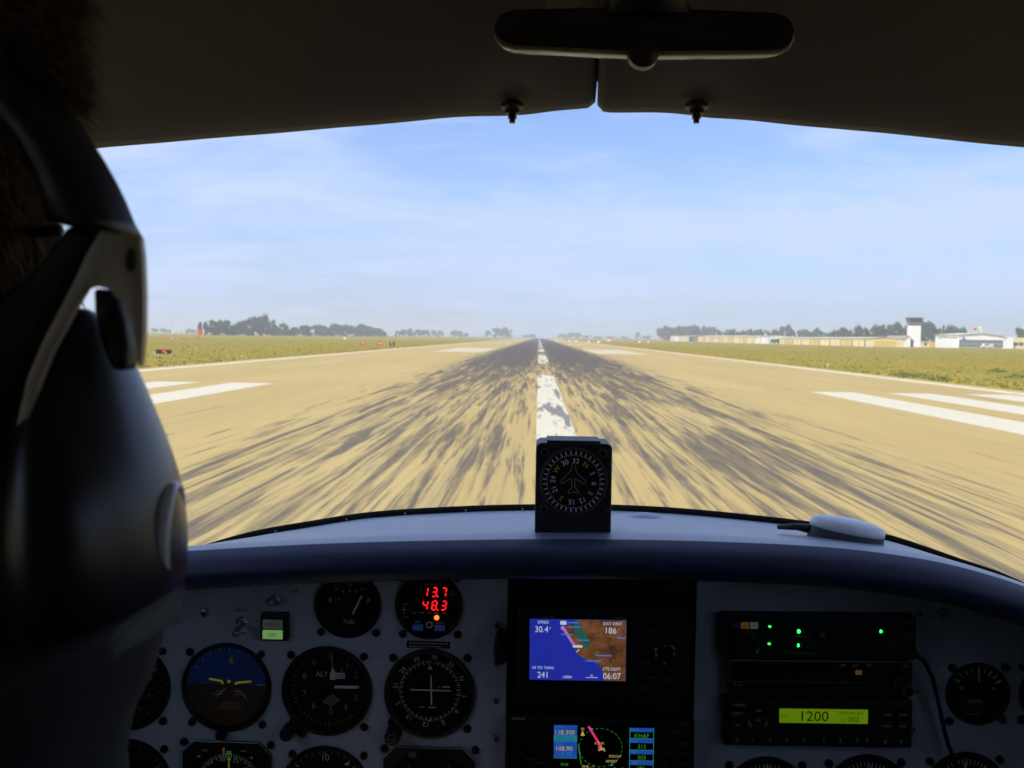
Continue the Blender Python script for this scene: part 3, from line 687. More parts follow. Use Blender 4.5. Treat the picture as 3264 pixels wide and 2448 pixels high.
# ---- weeds by the right edge
m_weed = mat('weed_leaves', (.14, .17, .03), .8, var=.4, scale=3)
for k, (x, y, s_) in enumerate([(790, 850, 1.0), (955, 870, 1.15), (1240, 900, .8), (1900, 800, .9), (2180, 870, 1.1)]):
    px, py = z4(x, y); P = on_ground(px, py+8); mb = MB(); r = random.Random(k)
    for q in range(260):
        a = r.random()*6.28; rr = s_*.62*r.random()**.6; ht = s_*.42*r.random()*(1-rr/(s_*.75)) + .02
        p = P + Vector((rr*math.cos(a)*1.5, rr*math.sin(a), ht)); n = Vector((r.gauss(0, 1), r.gauss(0, 1), r.gauss(.5, .7))).normalized(); u = n.orthogonal().normalized(); v = n.cross(u); l = r.uniform(.03, .075)
        mb.f(*[mb.v(p+u*l*i+v*l*.6*j) for i, j in ((-1, 0), (0, -1), (1, 0), (0, 1))])
    o = thing('weed_clump', ['dark green weed clump at the right verge, nearest the tower side', 'bright green weed clump, second along the right verge', 'small green weed clump, third along the right verge',
                             'weed clump farther back in the right grass', 'green weed clump at the right edge of the picture'][k], 'weeds', P, 'weeds on the right verge')
    mb.build('leaves', m_weed, o)
    st = MB()
    for q in range(7): a = q*.9; st.tube([tuple(P), tuple(P+Vector((.25*s_*math.cos(a), .25*s_*math.sin(a), .2*s_)))], .008, 4)
    st.build('stems', m_weed, o)
# ---- haze
hz = bpy.data.materials.new('haze'); hz.use_nodes = True; t = hz.node_tree; t.nodes.clear()
vo = t.nodes.new('ShaderNodeVolumePrincipled'); vo.inputs['Density Attribute'].default_value = ''; vo.inputs['Density'].default_value = .0005; vo.inputs['Color'].default_value = (.86, .92, 1, 1); vo.inputs['Anisotropy'].default_value = .15
ou = t.nodes.new('ShaderNodeOutputMaterial'); t.links.new(vo.outputs[0], ou.inputs['Volume'])
tag(MB().bounds(-4100, 4100, -500, 7100, -2, 62).build('haze', hz), 'pale blue haze over the airfield', 'haze', kind='stuff')

# ================================================================== COCKPIT
def C(x, y, z): return Vector((x, y, H+z))
CX0 = .04; HW = .57                       # cabin axis and half width
m_vinyl = mat('glareshield_vinyl', (.17, .19, .27), .50, var=.12, scale=40, bump=.10, bscale=900, spec=1.0, coat=1.0)
m_vinyl.node_tree.nodes['Principled BSDF'].inputs['Coat Roughness'].default_value = .45
m_vinyl.node_tree.nodes['Principled BSDF'].inputs['Coat IOR'].default_value = 1.6
m_visor = mat('visor_cloth', (.105, .101, .094), .85, var=.06, scale=400, bump=.12, bscale=2500, spec=.2)
m_liner = mat('headliner', (.34, .325, .30), .9, var=.1, scale=80, bump=.2, bscale=900, spec=.2)
m_panel = mat('panel_paint', (.43, .47, .49), .5, var=.06, scale=300, bump=.12, bscale=2500, spec=.35)
m_blk = mat('black_plastic', (.010, .010, .011), .42, var=.2, scale=200, spec=.4)
m_blkg = mat('black_gloss', (.008, .008, .009), .2, var=.1, scale=100, spec=.5)
m_dial = mat('dial_black', (.006, .006, .007), .8, var=.15, scale=300, spec=.2)
m_rub = mat('rubber_seal', (.012, .013, .009), .9, var=.4, scale=120, spec=.1)
m_screw = mat('screw_steel', (.42, .38, .32), .35, metal=.9, var=.2, scale=400)
m_bscrew = mat('black_screw', (.012, .012, .012), .4, var=.2, scale=400, spec=.5)
m_print = mat('dial_print', (.62, .60, .52), .7, var=.1, scale=500)
m_printd = mat('dial_print_dim', (.30, .23, .11), .7, var=.1, scale=500)
m_lume = mat('dial_lume', (.62, .62, .50), .7, var=.1, scale=500)
m_bprint = mat('panel_lettering', (.03, .03, .03), .7, var=.1, scale=500)
m_grn = mat('print_green', (.05, .55, .12), .6, var=0, emit=.06, ecol=(.05, .6, .12)); m_org = mat('print_orange', (.8, .16, .02), .6, var=0, emit=.05, ecol=(.9, .2, .03))
m_lime = mat('pointer_lime', (.55, .75, .04), .6, var=0, emit=.05, ecol=(.55, .75, .04)); m_amb = mat('print_amber', (.6, .36, .03), .6, var=.1, scale=500)
m_dglass = glass('dial_glass', .022)
m_wind = glass('windshield_acrylic', .03, (.985, .99, .985))
m_carpet = mat('cabin_carpet', (.05, .045, .04), .95, var=.2, scale=200)

# ---- glareshield curves
YL = .70
lip_px = [(-700, 1300), (-300, 1236), (100, 1203), (405, 1183), (700, 1167), (1000, 1159), (1250, 1157), (1500, 1161), (1750, 1172), (1900, 1187), (2050, 1213), (2212, 1262), (2400, 1345), (2600, 1480), (2760, 1640)]
LIP = []
for dx, dy in lip_px:
    P = dat(dx, dy, YL+.03); LIP.append((P.x, P.z-H))
def lip_z(x): return smooth_curve(LIP, x)[0]
seal_px = [(405, 1203, .93), (470, 1181, .98), (560, 1157, 1.03), (650, 1141, 1.09), (800, 1118, 1.17), (1000, 1105, 1.23), (1160, 1101, 1.25), (1330, 1102, 1.25), (1500, 1112, 1.22), (1750, 1139, 1.12), (1900, 1163, 1.03), (2050, 1212, .97), (2212, 1274, .90)]
SEAL = []
for dx, dy, Y in seal_px:
    P = dat(dx, dy, .74+(Y-.74)*.36); SEAL.append((P.x, P.y, P.z-H))
SEAL = [(-.56, .735, SEAL[0][2]-.07), (-.40, .78, SEAL[0][2]-.035)] + SEAL + [(.50, .775, SEAL[-1][2]-.06), (.62, .735, SEAL[-1][2]-.13)]
def seal_pt(x): y, z = smooth_curve(SEAL, x); return Vector((x, y, z))
XA, XB = -.555, .615
def lerp(a, b, t): return a + (b-a)*t
PROF = [(.150, -.034), (.050, -.034), (.030, -.0335), (.016, -.0305), (.006, -.0245), (.001, -.0175), (.0025, -.0105), (.010, -.0045), (.022, -.001), (.036, 0)]
def hood(u, v):
    x = lerp(XA, XB, u); zl = lip_z(x); NPF = len(PROF)-1; k = v*(NPF+10)
    if k <= NPF:
        i = min(int(k), NPF-1); f = k-i; a, b2 = PROF[i], PROF[i+1]
        return C(x, YL + lerp(a[0], b2[0], f), zl + lerp(a[1], b2[1], f))
    f = (k-NPF)/10; S_ = seal_pt(x); A = Vector((x, YL+.036, zl)); P = A.lerp(S_, f)
    P.z += .0025*noise.noise(Vector((x*9, P.y*9, 1)))*math.sin(math.pi*f)
    return C(P.x, P.y, P.z)
m_roll = mat('shaded_navy_roll', (.016, .020, .060), .48, var=.14, scale=60, bump=.15, bscale=900, spec=.45)  # navy vinyl, with the shade of the lip put into its colour
gs = thing('glareshield', 'padded blue-grey glareshield with front roll coloured dark navy for its shade over the instrument panel', 'glareshield', C(CX0, YL, -.2))
NR = len(PROF)-1+10; KR = (len(PROF)-2)/NR
MB().grid(lambda u, v: hood(u, v*KR), 120, len(PROF)-2).build('front_roll', m_roll, gs, smooth=True)
MB().grid(lambda u, v: hood(u, KR+v*(1-KR)), 120, 11).build('top_cover', m_vinyl, gs, smooth=True)
# ---- cabin shell
cab = thing('airplane_cabin', 'dark airplane cabin shell with cloth headliner around the windshield', 'airplane cabin', C(CX0, .3, -1.05))
sp = [C(p.x, p.y, p.z+.0005) for p in (seal_pt(lerp(XA, XB, k/90)) for k in range(91))]
MB().tube(sp, .0056, 8, flat=.9).build('windshield_seal', m_rub, cab, smooth=True)
rs = random.Random(3)
for k in range(-5, 1):
    P = seal_pt(CX0+k*.055+rs.uniform(-.006, .006)); MB().ball(C(P.x, P.y-.0058, P.z+.0020), (.0010, .0008, .0009), 8, 6).build('seal_screw', m_screw, cab, smooth=True)
def roof_z(x): return .335 - .30*((x-CX0)/.62)**2*.55
def top_pt(x): return Vector((x, .72-.10*((x-CX0)/.57)**2, roof_z(x)))
def wshield(u, v):
    x = lerp(XA, XB, u); a = seal_pt(x); b2 = top_pt(x); P = a.lerp(b2, v); P.y += .05*math.sin(math.pi*v); P.z += .03*math.sin(math.pi*v)
    return C(P.x, P.y, P.z)
MB().grid(wshield, 60, 14).build('windshield', m_wind, cab, smooth=True)
def roof(u, v):
    x = lerp(XA, XB, u); t_ = top_pt(x); y = lerp(t_.y, -1.6, v); return C(x, y, t_.z + .006*math.sin(6*math.pi*v))
MB().grid(roof, 30, 20).build('headliner', m_liner, cab, smooth=True)
rz = roof_z(XA)
for xs, nm in ((XA, -1), (XB, 1)):
    zt = roof_z(xs)
    def wall(y0, y1, z0, z1): return MB().bounds(xs-.012 if nm < 0 else xs, xs if nm < 0 else xs+.012, y0, y1, H+z0, H+z1).build('side_wall', m_liner, cab)
    wall(-1.6, .86, -1.05, -.16)
    wall(-1.6, .46, zt-.05, zt+.004)
    for a, b2 in ((-1.6, -.22), (.42, .46)): wall(a, b2, -.16, zt-.05)
    for a, b2 in ((-.22, .42),): MB().bounds(xs-.004, xs+.004, a, b2, H-.16, H+zt-.05).build('side_window', m_wind, cab)
    tri = MB((xs-.004, 0, H), (0, 1, 0), (0, 0, 1), (1, 0, 0))
    tri.prism([(.46, -.16), (seal_pt(xs).y, min(-.165, seal_pt(xs).z)), (.62, zt), (.46, zt)], 0, .008); tri.build('quarter_window', m_wind, cab)
MB().bounds(XA, XB, -1.62, -1.6, H-1.05, H+.34).build('rear_bulkhead', m_liner, cab)
MB().bounds(XA-.012, XB+.012, -1.62, 1.3, H-1.07, H-1.05).build('floor', m_carpet, cab)
def fw(u, v):
    P = seal_pt(lerp(XA, XB, u)); y = max(P.y+.002, .90)
    if v < .3: return C(P.x, lerp(P.y+.002, y, v/.25), P.z-.012*v/.25)
    return C(P.x, y, lerp(P.z-.012, -1.07, (v-.25)/.75))
MB().grid(fw, 50, 4).build('firewall', m_carpet, cab)

# ---- sun visors
GAPX = dat(1288, 200, .66).x
vl_px = [(-450, 400), (0, 344), (210, 321), (500, 296), (800, 270), (1000, 251), (1070, 243), (1107, 240), (1160, 239), (1230, 237), (1284, 233)]
vr_px = [(1292, 238), (1315, 243), (1400, 242), (1470, 240), (1505, 242), (1550, 250), (1650, 262), (1900, 288), (2212, 318), (2500, 352), (2700, 385)]
YV = .70
def visor(name, pts, label, peg_dx, inner):
    cr = []
    for dx, dy in pts:
        P = dat(dx, dy, YV); cr.append((P.x, P.z-H))
    x0, x1 = cr[0][0], cr[-1][0]; x0 = max(x0, XA+.01); x1 = min(x1, XB-.01)
    pegP = dat(peg_dx, 240, YV)
    o = thing(name, label, 'sun visor', C((x0+x1)/2, YV, min(c[1] for c in cr)), 'sun visors')
    mb = MB(); NU, NV, TH = 110, 26, .007; ends = (x0, x1)
    gi = x1 if inner > 0 else x0
    def P_(u, v, side):
        x = lerp(x0, x1, u); zb = smooth_curve(cr, x)[0]
        e = abs(x-gi); L = .20
        if e < .004: zb += (.004 - math.sqrt(max(0, .004**2-(.004-e)**2)))*.9      # rounded inner corner
        s_ = v; edge = math.sin(min(1, v*9)*math.pi/2)                              # soft rolled lower edge
        z = zb + L*.86*(.42*s_+.58*s_**1.6); y = YV - L*.80*s_**.9
        dp = math.exp(-((x-pegP.x)/.026)**2)*math.exp(-((v-.01)/.15)**2)
        y += .030*dp; z += .004*dp
        bow = .006*math.sin(math.pi*v)*math.cos((x-CX0)*5) + .0018*noise.noise(Vector((x*14, v*3, inner)))
        xg = dat(1285.5 + v*30 + (0 if inner > 0 else 4.5-3.6*min(1, v*6)), 236-v*330, y).x
        x += (xg-gi)*max(0, 1-e/.06)
        n = Vector((0, -.70, -.72)); off = (TH*.5*edge)*(1 if side else -1) + bow
        q = Vector((x, y, z)) + n*off
        return C(q.x, q.y, q.z)
    mb.grid(lambda u, v: P_(u, v, 1), NU, NV); mb.grid(lambda u, v: P_(u, v, 0), NU, NV)
    a = len(mb.vs)
    for u in (0, 1):
        for j in range(NV): mb.f(*[mb.v(P_(u, (j+dj)/NV, sd)) for dj, sd in ((0, 0), (1, 0), (1, 1), (0, 1))])
    mb.build('visor_panel', m_visor, o, smooth=True)
    if inner > 0:
        MB().grid(lambda u, v: P_(1, .07+.93*v, 0) + Vector(((u-.5)*.012, .004, .005)), 2, 16).build('gap_sky_blocker', m_blk, o)  # added black strip, blocks the sky so the gap reads dark
    P = dat(peg_dx, 228, YV-.004)
    mbp = MB(P, (1, 0, 0), (0, 1, 0), (0, 0, 1))
    mbp.lathe([(.0045, .004), (.0085, .001), (.0085, -.0015), (.0055, -.003), (.0055, -.006)], 18).build('washer', m_blk, o, smooth='auto')
    mbp.like().lathe([(.0032, -.005), (.0032, -.0095), (.0022, -.0098), (.0022, -.0125)], 12).build('bolt', m_bscrew, o, smooth='auto')
visor('sun_visor', vl_px, 'grey cloth sun visor left of the centre gap with its bolt', 1107, 1)
visor('sun_visor', vr_px, 'grey cloth sun visor right of the centre gap, reaching the right edge', 1505, -1)

# ---- rear view mirror
YM = .535
o = thing('rear_view_mirror', 'long black rear view mirror hanging from the headliner above the visors', 'mirror', dat(1390, 0, YM))
k_ = depth(dat(1390, 70, YM))/F*D
def mp(dx, dy): P = dat(dx, dy, YM); return (P.x, P.z-H)
def rounded(top, bot, n=7):
    pts = []
    L, R = mp(1068, 75), mp(1712, 78)
    return pts
outl = [(1068, 72), (1070, 55), (1078, 40), (1094, 30), (1115, 26), (1200, 24), (1300, 22), (1400, 23), (1500, 26), (1600, 30), (1670, 33), (1692, 40), (1706, 52), (1712, 70), (1710, 88), (1702, 103), (1686, 113), (1660, 116),
        (1560, 117), (1460, 118), (1390, 118.5), (1300, 114.5), (1200, 109), (1110, 105), (1088, 99), (1075, 88)]
OL = [mp(a, b2) for a, b2 in outl]
mc = (sum(p[0] for p in OL)/len(OL), sum(p[1] for p in OL)/len(OL))
def mir(scale, y): return [C(mc[0]+(p[0]-mc[0])*(1-scale*.25) , YM+y, mc[1]+(p[1]-mc[1])*(1-scale)) for p in OL]
hb = MB(); rows = [[hb.v(p) for p in mir(s_, y)] for s_, y in ((.10, -.004), (.02, -.0045), (0, -.002), (0, .006), (.06, .012), (.25, .018))]
for a, b2 in zip(rows, rows[1:]):
    n = len(a)
    for k in range(n): hb.f(a[k], a[(k+1) % n], b2[(k+1) % n], b2[k])
hb.f(*rows[-1]); hsg = hb.build('housing', m_blkg, o, smooth='auto')
m_mirror = mat('mirror_glass', (.05, .05, .06), .04, metal=1, var=0)
MB().f(0) if 0 else None
fm_ = MB(); fm_.f(*[fm_.v(p) for p in mir(.09, -.0042)]); fm_.build('mirror_glass', m_mirror, o)
m_rim_glint = mat('rim_glint', (.50, .46, .40), .35, var=.1, scale=100, spec=.6)  # pale colour stands in for light caught along the lower edge
rim = [Vector((p.x, p.y-.0012, p.z-.0004)) for p in mir(0, 0)][13:] + [Vector((p.x, p.y-.0012, p.z-.0004)) for p in mir(0, 0)][:1]
MB().tube(rim, [.0004]+[.0009]*(len(rim)-2)+[.0004], 6).build('rim', m_rim_glint, o, smooth=True)
P = dat(1390, 112, YM-.003); MB(P, (1, 0, 0), (0, 0, 1), (0, -1, 0)).lathe([(.0088, -.006), (.0088, .001), (.006, .0035), (.001, .004)], 24).build('tilt_knob', m_blk, o, smooth='auto')
ms = MB(); a, b2 = dat(1345, 28, YM+.01), dat(1440, 28, YM+.01)
top = dat(1392, -130, YM+.02)
ms.tube([C((a.x+b2.x)/2, YM+.010, a.z-H-.006), C((a.x+b2.x)/2, YM+.012, a.z-H+.012), C((a.x+b2.x)/2, YM+.02, top.z-H), C((a.x+b2.x)/2, YM+.02, .325)], [.027, .024, .030, .040], 24).build('mount', m_blk, o, smooth=True)
P = dat(1225, -20, YM+.06); MB().bounds(P.x-.012, P.x+.010, P.y, P.y+.003, P.z-.012, H+.325).build('bracket', m_screw, o, bevel=.001)

# ---- instrument panel
YP = .86
KP = depth(at_y(1700, 2150, YP))/F
def frame(px, py, Y=YP, rot=0.0):
    """panel frame: u right and v up in photo pixels, w in metres towards the cabin"""
    P = at_y(px, py, Y); k = depth(P)/F
    X = Vector((math.cos(rot), 0, -math.sin(rot))); Z = Vector((math.sin(rot), 0, math.cos(rot)))
    return MB(P, X*k, Z*k, Vector((0, -1, 0)))
def pz(px, py): P = at_y(px, py, YP); return P.x, P.z
pan = thing('instrument_panel', 'light grey metal instrument panel of three plates under the glareshield', 'instrument panel', C(CX0, YP, -.62))
xl, xr = pz(1614, 2200)[0], pz(2213, 2200)[0]; zt = H-.165; zb_ = H-.62
def plate(nm, x0, x1, y0, m, lab=None):
    mb = MB((0, y0, 0), (1, 0, 0), (0, 0, 1), (0, -1, 0)); n = 16
    top = [(lerp(x1, x0, k/n), lip_z(lerp(x1, x0, k/n))+H-.026) for k in range(n+1)]
    mb.prism([(x0, zb_), (x1, zb_)] + top, -.004, 0)
    q = mb.build(nm, m, pan, bevel=.0006)
    if lab: q['label'] = lab
    return q
plate('panel_plate', XA+.002, xl, YP, m_panel, 'light grey left plate carrying the flight gauges')
plate('centre_plate', xl+.0008, xr-.0008, YP+.004, m_blk, 'black centre plate behind the moving map')
plate('panel_plate', xr, XB-.002, YP, m_panel, 'light grey right plate carrying the radio stack')
def screw_mesh(m, dome=True):
    mb = MB((0, 0, 0), (1, 0, 0), (0, 0, 1), (0, -1, 0)); r = 13.2*KP
    mb.lathe([(r, -.001), (r, .0012), (r*.86, .0026), (r*.55, .0030)], 18)
    return mb.mesh('screw', m, smooth='auto')
def slot_mesh(m):
    mb = MB((0, 0, 0), (1, 0, 0), (0, 0, 1), (0, -1, 0)); r = 13.2*KP
    mb.box((0, 0, .003), (r*1.1, r*.22, .0006)); mb.box((0, 0, .00302), (r*.22, r*1.1, .0006)); return mb.mesh('slot', m)
SCR_B, SCR_S = screw_mesh(m_bscrew), screw_mesh(m_screw)
SLT = slot_mesh(m_dial)
def screw(parent, px, py, me=None, s_=1.0):
    P = at_y(px, py, YP); q = inst('screw', me or SCR_B, parent, P); q.scale = (s_, 1, s_); q.rotation_euler = (0, rnd.random()*1.5, 0)
    if parent.parent is None:
        sl = bpy.data.objects.new('slot', SLT); COL.objects.link(sl); sl.parent = q
    return q
for px, py, s_ in ((653, 1952, 1.15), (1582, 1993, .8), (1580, 2112, .8), (1580, 2233, .8), (1580, 2352, .8), (2929, 1957, .85), (3003, 1954, 1.2), (2924, 2078, .6), (2917, 2199, .75), (2911, 2318, .75)): screw(pan, px, py, SCR_S, s_)
lt = frame(771, 1944); lt.text('BRIGHT', 0, 0, 9, .0004); lt.build('lettering', m_bprint, pan)
lt = frame(772, 2018); lt.text('DIM', 0, 0, 9, .0004); lt.build('lettering', m_bprint, pan)
lt = frame(818, 1884); lt.text('OFF', 0, 0, 8, .0004); lt.build('lettering', m_bprint, pan)
lt = frame(942, 1885); lt.text('TEST', 0, 0, 8, .0004); lt.build('lettering', m_bprint, pan)

def dial_thing(name, label, cx, cy, r, screws=None, rim=.93, bez=m_blk, group='panel gauges', glassy=True, off=.0035):
    P = at_y(cx, cy, YP); fr = frame(cx, cy)
    o = thing(name, label, 'gauge', P - Vector((0, 0, r*KP)), group)
    fr.like()._loop([(r*.80, .0001), (r*1.0, .0001), (r*1.0, .0022), (r*.985, .0034), (r*rim, .0036), (r*(rim-.05), .0014), (r*(rim-.06), .0002)], 56).build('bezel', bez, o, smooth='auto')
    fr.like().disc(0, 0, r*(rim-.03), .0006, 56).build('dial', m_dial, o)
    if glassy: fr.like().disc(0, 0, r*(rim-.045), .0027, 56).build('glass', m_dglass, o)
    if screws is None: q = r*.80; screws = [(cx-q, cy-q), (cx+q, cy-q), (cx-q, cy+q), (cx+q, cy+q)]
    for px, py in screws: screw(o, px, py)
    return o, fr
def ticks(mb, c, r0, r1, a0, a1, n, wd, z=0, major=0, r2=None):
    for k in range(n+1):
        a = math.radians(90-(a0+(a1-a0)*k/n)); ca, sa = math.cos(a), math.sin(a); rr = r2 if (major and k % major == 0 and r2) else r0
        mb.line(c[0]+rr*ca, c[1]+rr*sa, c[0]+r1*ca, c[1]+r1*sa, wd*(1.5 if rr != r0 else 1), z)
    return mb
ZD = .0009
# -- fuel gauge
o, fr = dial_thing('fuel_gauge', 'small round fuel gauge with needle near F, left of the red digits', 1109, 1927, 107, [(1024, 2013), (1199, 2017), (1020, 1840), (1198, 1840)])
p = fr.like().text('E', -55, 14, 16, ZD).text('F', 67, 14, 16, ZD).text('FUEL', 7, -55, 12.5, ZD)
p.text('1/4', -34, 52, 8, ZD).text('1/2', 6, 66, 8, ZD).text('3/4', 48, 52, 8, ZD)
for a in ((-32, 22, -26, 14), (-16, 46, -13, 38), (6, 50, 6, 40), (29, 47, 26, 39)): p.line(*a, 3, ZD)
p.build('printing', m_print, o); fr.like().line(16, -30, 45, 31, 6.5, ZD+.0006).build('needle', m_lume, o)
# -- fuel flow
o, fr = dial_thing('fuel_flow_gauge', 'round digital gauge showing 13.7 over 48.3 in red', 1368, 1930, 108, [(1284, 2020), (1459, 2022), (1284, 1842), (1458, 1842)], glassy=False)
SEG = {'0': 'abcdef', '1': 'bc', '2': 'abged', '3': 'abgcd', '4': 'fgbc', '5': 'afgcd', '6': 'afgedc', '7': 'abc', '8': 'abcdefg', '9': 'abcdfg'}
def seven(mb, ch, x, y, h, z, sl=.10):
    wd = h*.5; th = h*.125; g_ = h*.05
    L = {'a': (0, h/2, wd/2-g_, 0), 'd': (0, -h/2, wd/2-g_, 0), 'g': (0, 0, wd/2-g_, 0), 'b': (wd/2, h/4, h/4-g_, 1), 'c': (wd/2, -h/4, h/4-g_, 1), 'f': (-wd/2, h/4, h/4-g_, 1), 'e': (-wd/2, -h/4, h/4-g_, 1)}
    for s_ in SEG[ch]:
        cx, cy, l, vert = L[s_]
        q = [(l, 0), (l-th*.5, th*.5), (-l+th*.5, th*.5), (-l, 0), (-l+th*.5, -th*.5), (l-th*.5, -th*.5)]
        if vert: q = [(b2, -a) for a, b2 in q]
        mb.flat([(x+cx+a+(cy+b2)*sl*1.6, y+cy+b2) for a, b2 in q], z)
    return mb
m_led = glow('led_red', (1, .008, .012), 1.9)
for row_, (yy, chars) in enumerate(((45, [('1', -12), ('3', 17), ('7', 47)]), (2, [('4', -12), ('8', 17), ('3', 47)]))):
    for ch, xx in chars: seven(fr.like(), ch, xx, yy, 28, ZD+.0006).build('red_digit', m_led, o)
    fr.like().rect(27.5, yy-14, 4, 4, ZD+.0006).build('decimal_point', m_led, o)
m_ledo = glow('led_orange', (1, .10, .01), 3.0)
fr.like().lathe([(8, .0004), (7, .0018), (3, .0026)], 18, c=(24.6, -38)).build('indicator_lamp', m_ledo, o)
p = fr.like()
for s_, xx in (('USD', -48), ('REM', -24), ('TIM', 0), ('REQ', 24), ('RES', 48)): p.text(s_, xx, -23, 5.5, ZD)
p.text('STEP', -36, -54, 6.5, ZD).text('AUTO', 38, -55, 6.5, ZD).text('FUEL FLOW', 0, 70, 4.5, ZD).text('GAL', 74, 47, 5, ZD).text('HOUR', 76, 38, 5, ZD)
p.line(-80, 4, -64, 4, 2, ZD).line(-80, 4, -80, -30, 2, ZD).line(-80, -38, -64, -38, 2, ZD).line(-92, -14, -64, -14, 2, ZD)
p.build('printing', m_print, o)
m_bbtn = mat('blue_button', (.05, .13, .42), .5, var=.1, scale=300, emit=.035, ecol=(.06, .16, .6))
for xx in (-35, 35): fr.like().box((xx, -70, .0018), (33, 17, .003)).build('blue_button', m_bbtn, o, bevel=.0005)
q = fr.like().ring(7, 11, .0004, .0011, 24, (1, -62)).build('emblem', m_print, o)
# -- placard
fr = frame(1366, 2054); o = thing('placard', 'narrow black placard with two lines under the red digits', 'placard', fr.o - Vector((0, 0, .0032)))
fr.like().box((0, 0, .0008), (138, 22, .0016)).build('plate', m_blk, o, bevel=.0004)
p = fr.like(); 
for yy, ww in ((5, 122), (-5, 98)):
    xx = -61
    while xx < -61+ww: L = rnd.uniform(4, 11); p.rect(xx+L/2, yy, L, 3.0, .0018); xx += L+2.6
p.build('lettering', m_print, o)
# -- course deviation indicator
o, fr = dial_thing('course_indicator', 'large round course indicator with white cross needles and compass ring', 1370, 2210, 146, [(1253, 2096), (1490, 2097), (1249, 2301), (1489, 2322)], rim=.955, bez=mat('bronze_bezel', (.05, .042, .026), .35, var=.15, scale=200))
p = fr.like()
for k, s_ in enumerate(['30', '33', 'N', '3', '6', 'E', '12', '15', 'S', '21', '24', 'W']):
    a = math.radians(90-(7+30*k)); p.text(s_, 110*math.cos(a), 110*math.sin(a)+9, 15, ZD, a-math.pi/2)
ticks(p, (0, 9), 91, 98, 7, 367, 72, 2.0, ZD, 2, 86)
p.flat([(-8, 79), (8, 79), (0, 92)], ZD).text('GS', 30, 23, 6, ZD).rect(53, 23, 24, 4.5, ZD).text('NAV', -24, -44, 6, ZD).flat([(-4, -90), (4, -90), (0, -83)], ZD)
p.build('printing', m_print, o); fr.like().rect(8, -44, 26, 5, ZD+.0001).build('flag', m_amb, o)
fr.like().line(4, 60, 6, -35, 5, ZD+.0006).build('needle', m_lume, o); fr.like().line(-62, 13, 68, 12, 4.5, ZD+.0009).build('needle', m_lume, o)
kb = frame(1256, 2335, YP-.002); q = kb.lathe([(26, -.002), (26, .010), (23, .014), (16, .015)], 28).build('knob', m_blk, o, smooth='auto'); kb2 = frame(1256, 2335, YP-.002)
kb2.ring(13, 15, .0149, .0153, 24).text('OBS', 0, 0, 6, .0152).build('knob_mark', m_printd, q)
# -- altimeter
o, fr = dial_thing('altimeter', 'large round altimeter with dim brown numerals and white pointers', 1043, 2201, 145, [(928, 2087), (1160, 2093), (1161, 2317), (930, 2310)])
p = fr.like()
for s_, xx, yy in (('1', 64, 87), ('2', 93, 55), ('3', 92, -21), ('4', 59, -52), ('5', 12, -64), ('6', -42, -48), ('7', -72, -9), ('8', -72, 48), ('9', -42, 88), ('0', 12, 112)): p.text(s_, xx, yy, 20, ZD)
ticks(p, (8, 10), 112, 122, 0, 360, 50, 1.6, ZD, 5, 108)
for k in range(5): p.line(-14+29*k/4, -32+21*k/4, 15+26*k/4, -50+18*k/4, 4.0, ZD)
p.build('printing', m_printd, o)
fr.like().text('ALT', -17, 54, 15, ZD).text('2', 47, 68, 9, ZD).build('lettering', m_lume, o)
fr.like().rect(43, 50, 28, 19, ZD+.0001).build('pressure_window', m_lume, o); fr.like().text('300', 43, 50, 10, ZD+.0003).build('window_figures', m_dial, o)
fr.like().flat([(10, 37), (27, 37), (29, 58), (19, 78), (10, 58)], ZD+.0006).line(17, 76, 16, 122, 1.8, ZD+.0006).build('pointer', m_lume, o)
fr.like().flat([(24, 10), (98, 11), (106, 15), (98, 20), (24, 19)], ZD+.0009).build('pointer', m_lume, o)
kb = frame(924, 2323, YP-.002); kb.lathe([(22, -.002), (22, .012), (20, .015), (12, .0155)], 24).build('knob', m_blk, o, smooth='auto')
frame(950, 2318).box((0, 0, .001), (70, 40, .005), -.5).build('knob_boss', m_blk, o, bevel=.002)
# -- attitude indicator
o, fr = dial_thing('attitude_indicator', 'large round attitude indicator with blue sky half and yellow wings', 723, 2190, 144, [(606, 2077), (833, 2085), (613, 2300), (837, 2309)], rim=.95)
m_sky = mat('attitude_blue', (.022, .075, .28), .5, var=.12, scale=80); m_brn = mat('attitude_brown', (.06, .032, .015), .6, var=.15, scale=80); m_yel = mat('attitude_yellow', (.75, .66, .02), .6, var=0, emit=.06, ecol=(.8, .7, .02))
n = 36; R_ = 128
fr.like().flat([(R_*math.cos(math.pi*k/n*.965+.055), R_*math.sin(math.pi*k/n*.965+.055)+3) for k in range(n+1)], ZD).build('sky_half', m_sky, o)
fr.like().flat([(R_*math.cos(-math.pi*k/n*1.035+.05), R_*math.sin(-math.pi*k/n*1.035+.05)+3) for k in range(n+1)], ZD-.0001).build('ground_half', m_brn, o)
p = fr.like(); p.line(-33, -31, 0, 0, 2.2, ZD+.0002).line(66, -35, 33, -4, 2.2, ZD+.0002).line(100, 11, 126, 9, 2, ZD+.0002)
for yy, ww in ((-12, 26), (-21, 40)): p.line(-ww-6, yy, -8, yy, 1.4, ZD+.0002); p.line(24, yy, ww+22, yy, 1.4, ZD+.0002)
p.build('horizon_lines', m_print, o)
fr.like().flat([(-14, -44), (40, -44), (52, -72), (-26, -72)], ZD+.0002).build('roll_pointer_base', mat('attitude_tan', (.17, .075, .03), .6, var=.1, scale=80), o)
fr.like().flat([(6, 80), (26, 80), (17, 108)], ZD+.0009).build('bank_pointer', m_amb, o)
fr.like().line(-55, 28, -14, 22, 6.5, ZD+.0011).line(-16, 24, -10, 12, 6.5, ZD+.0012).build('wing_symbol', m_yel, o)
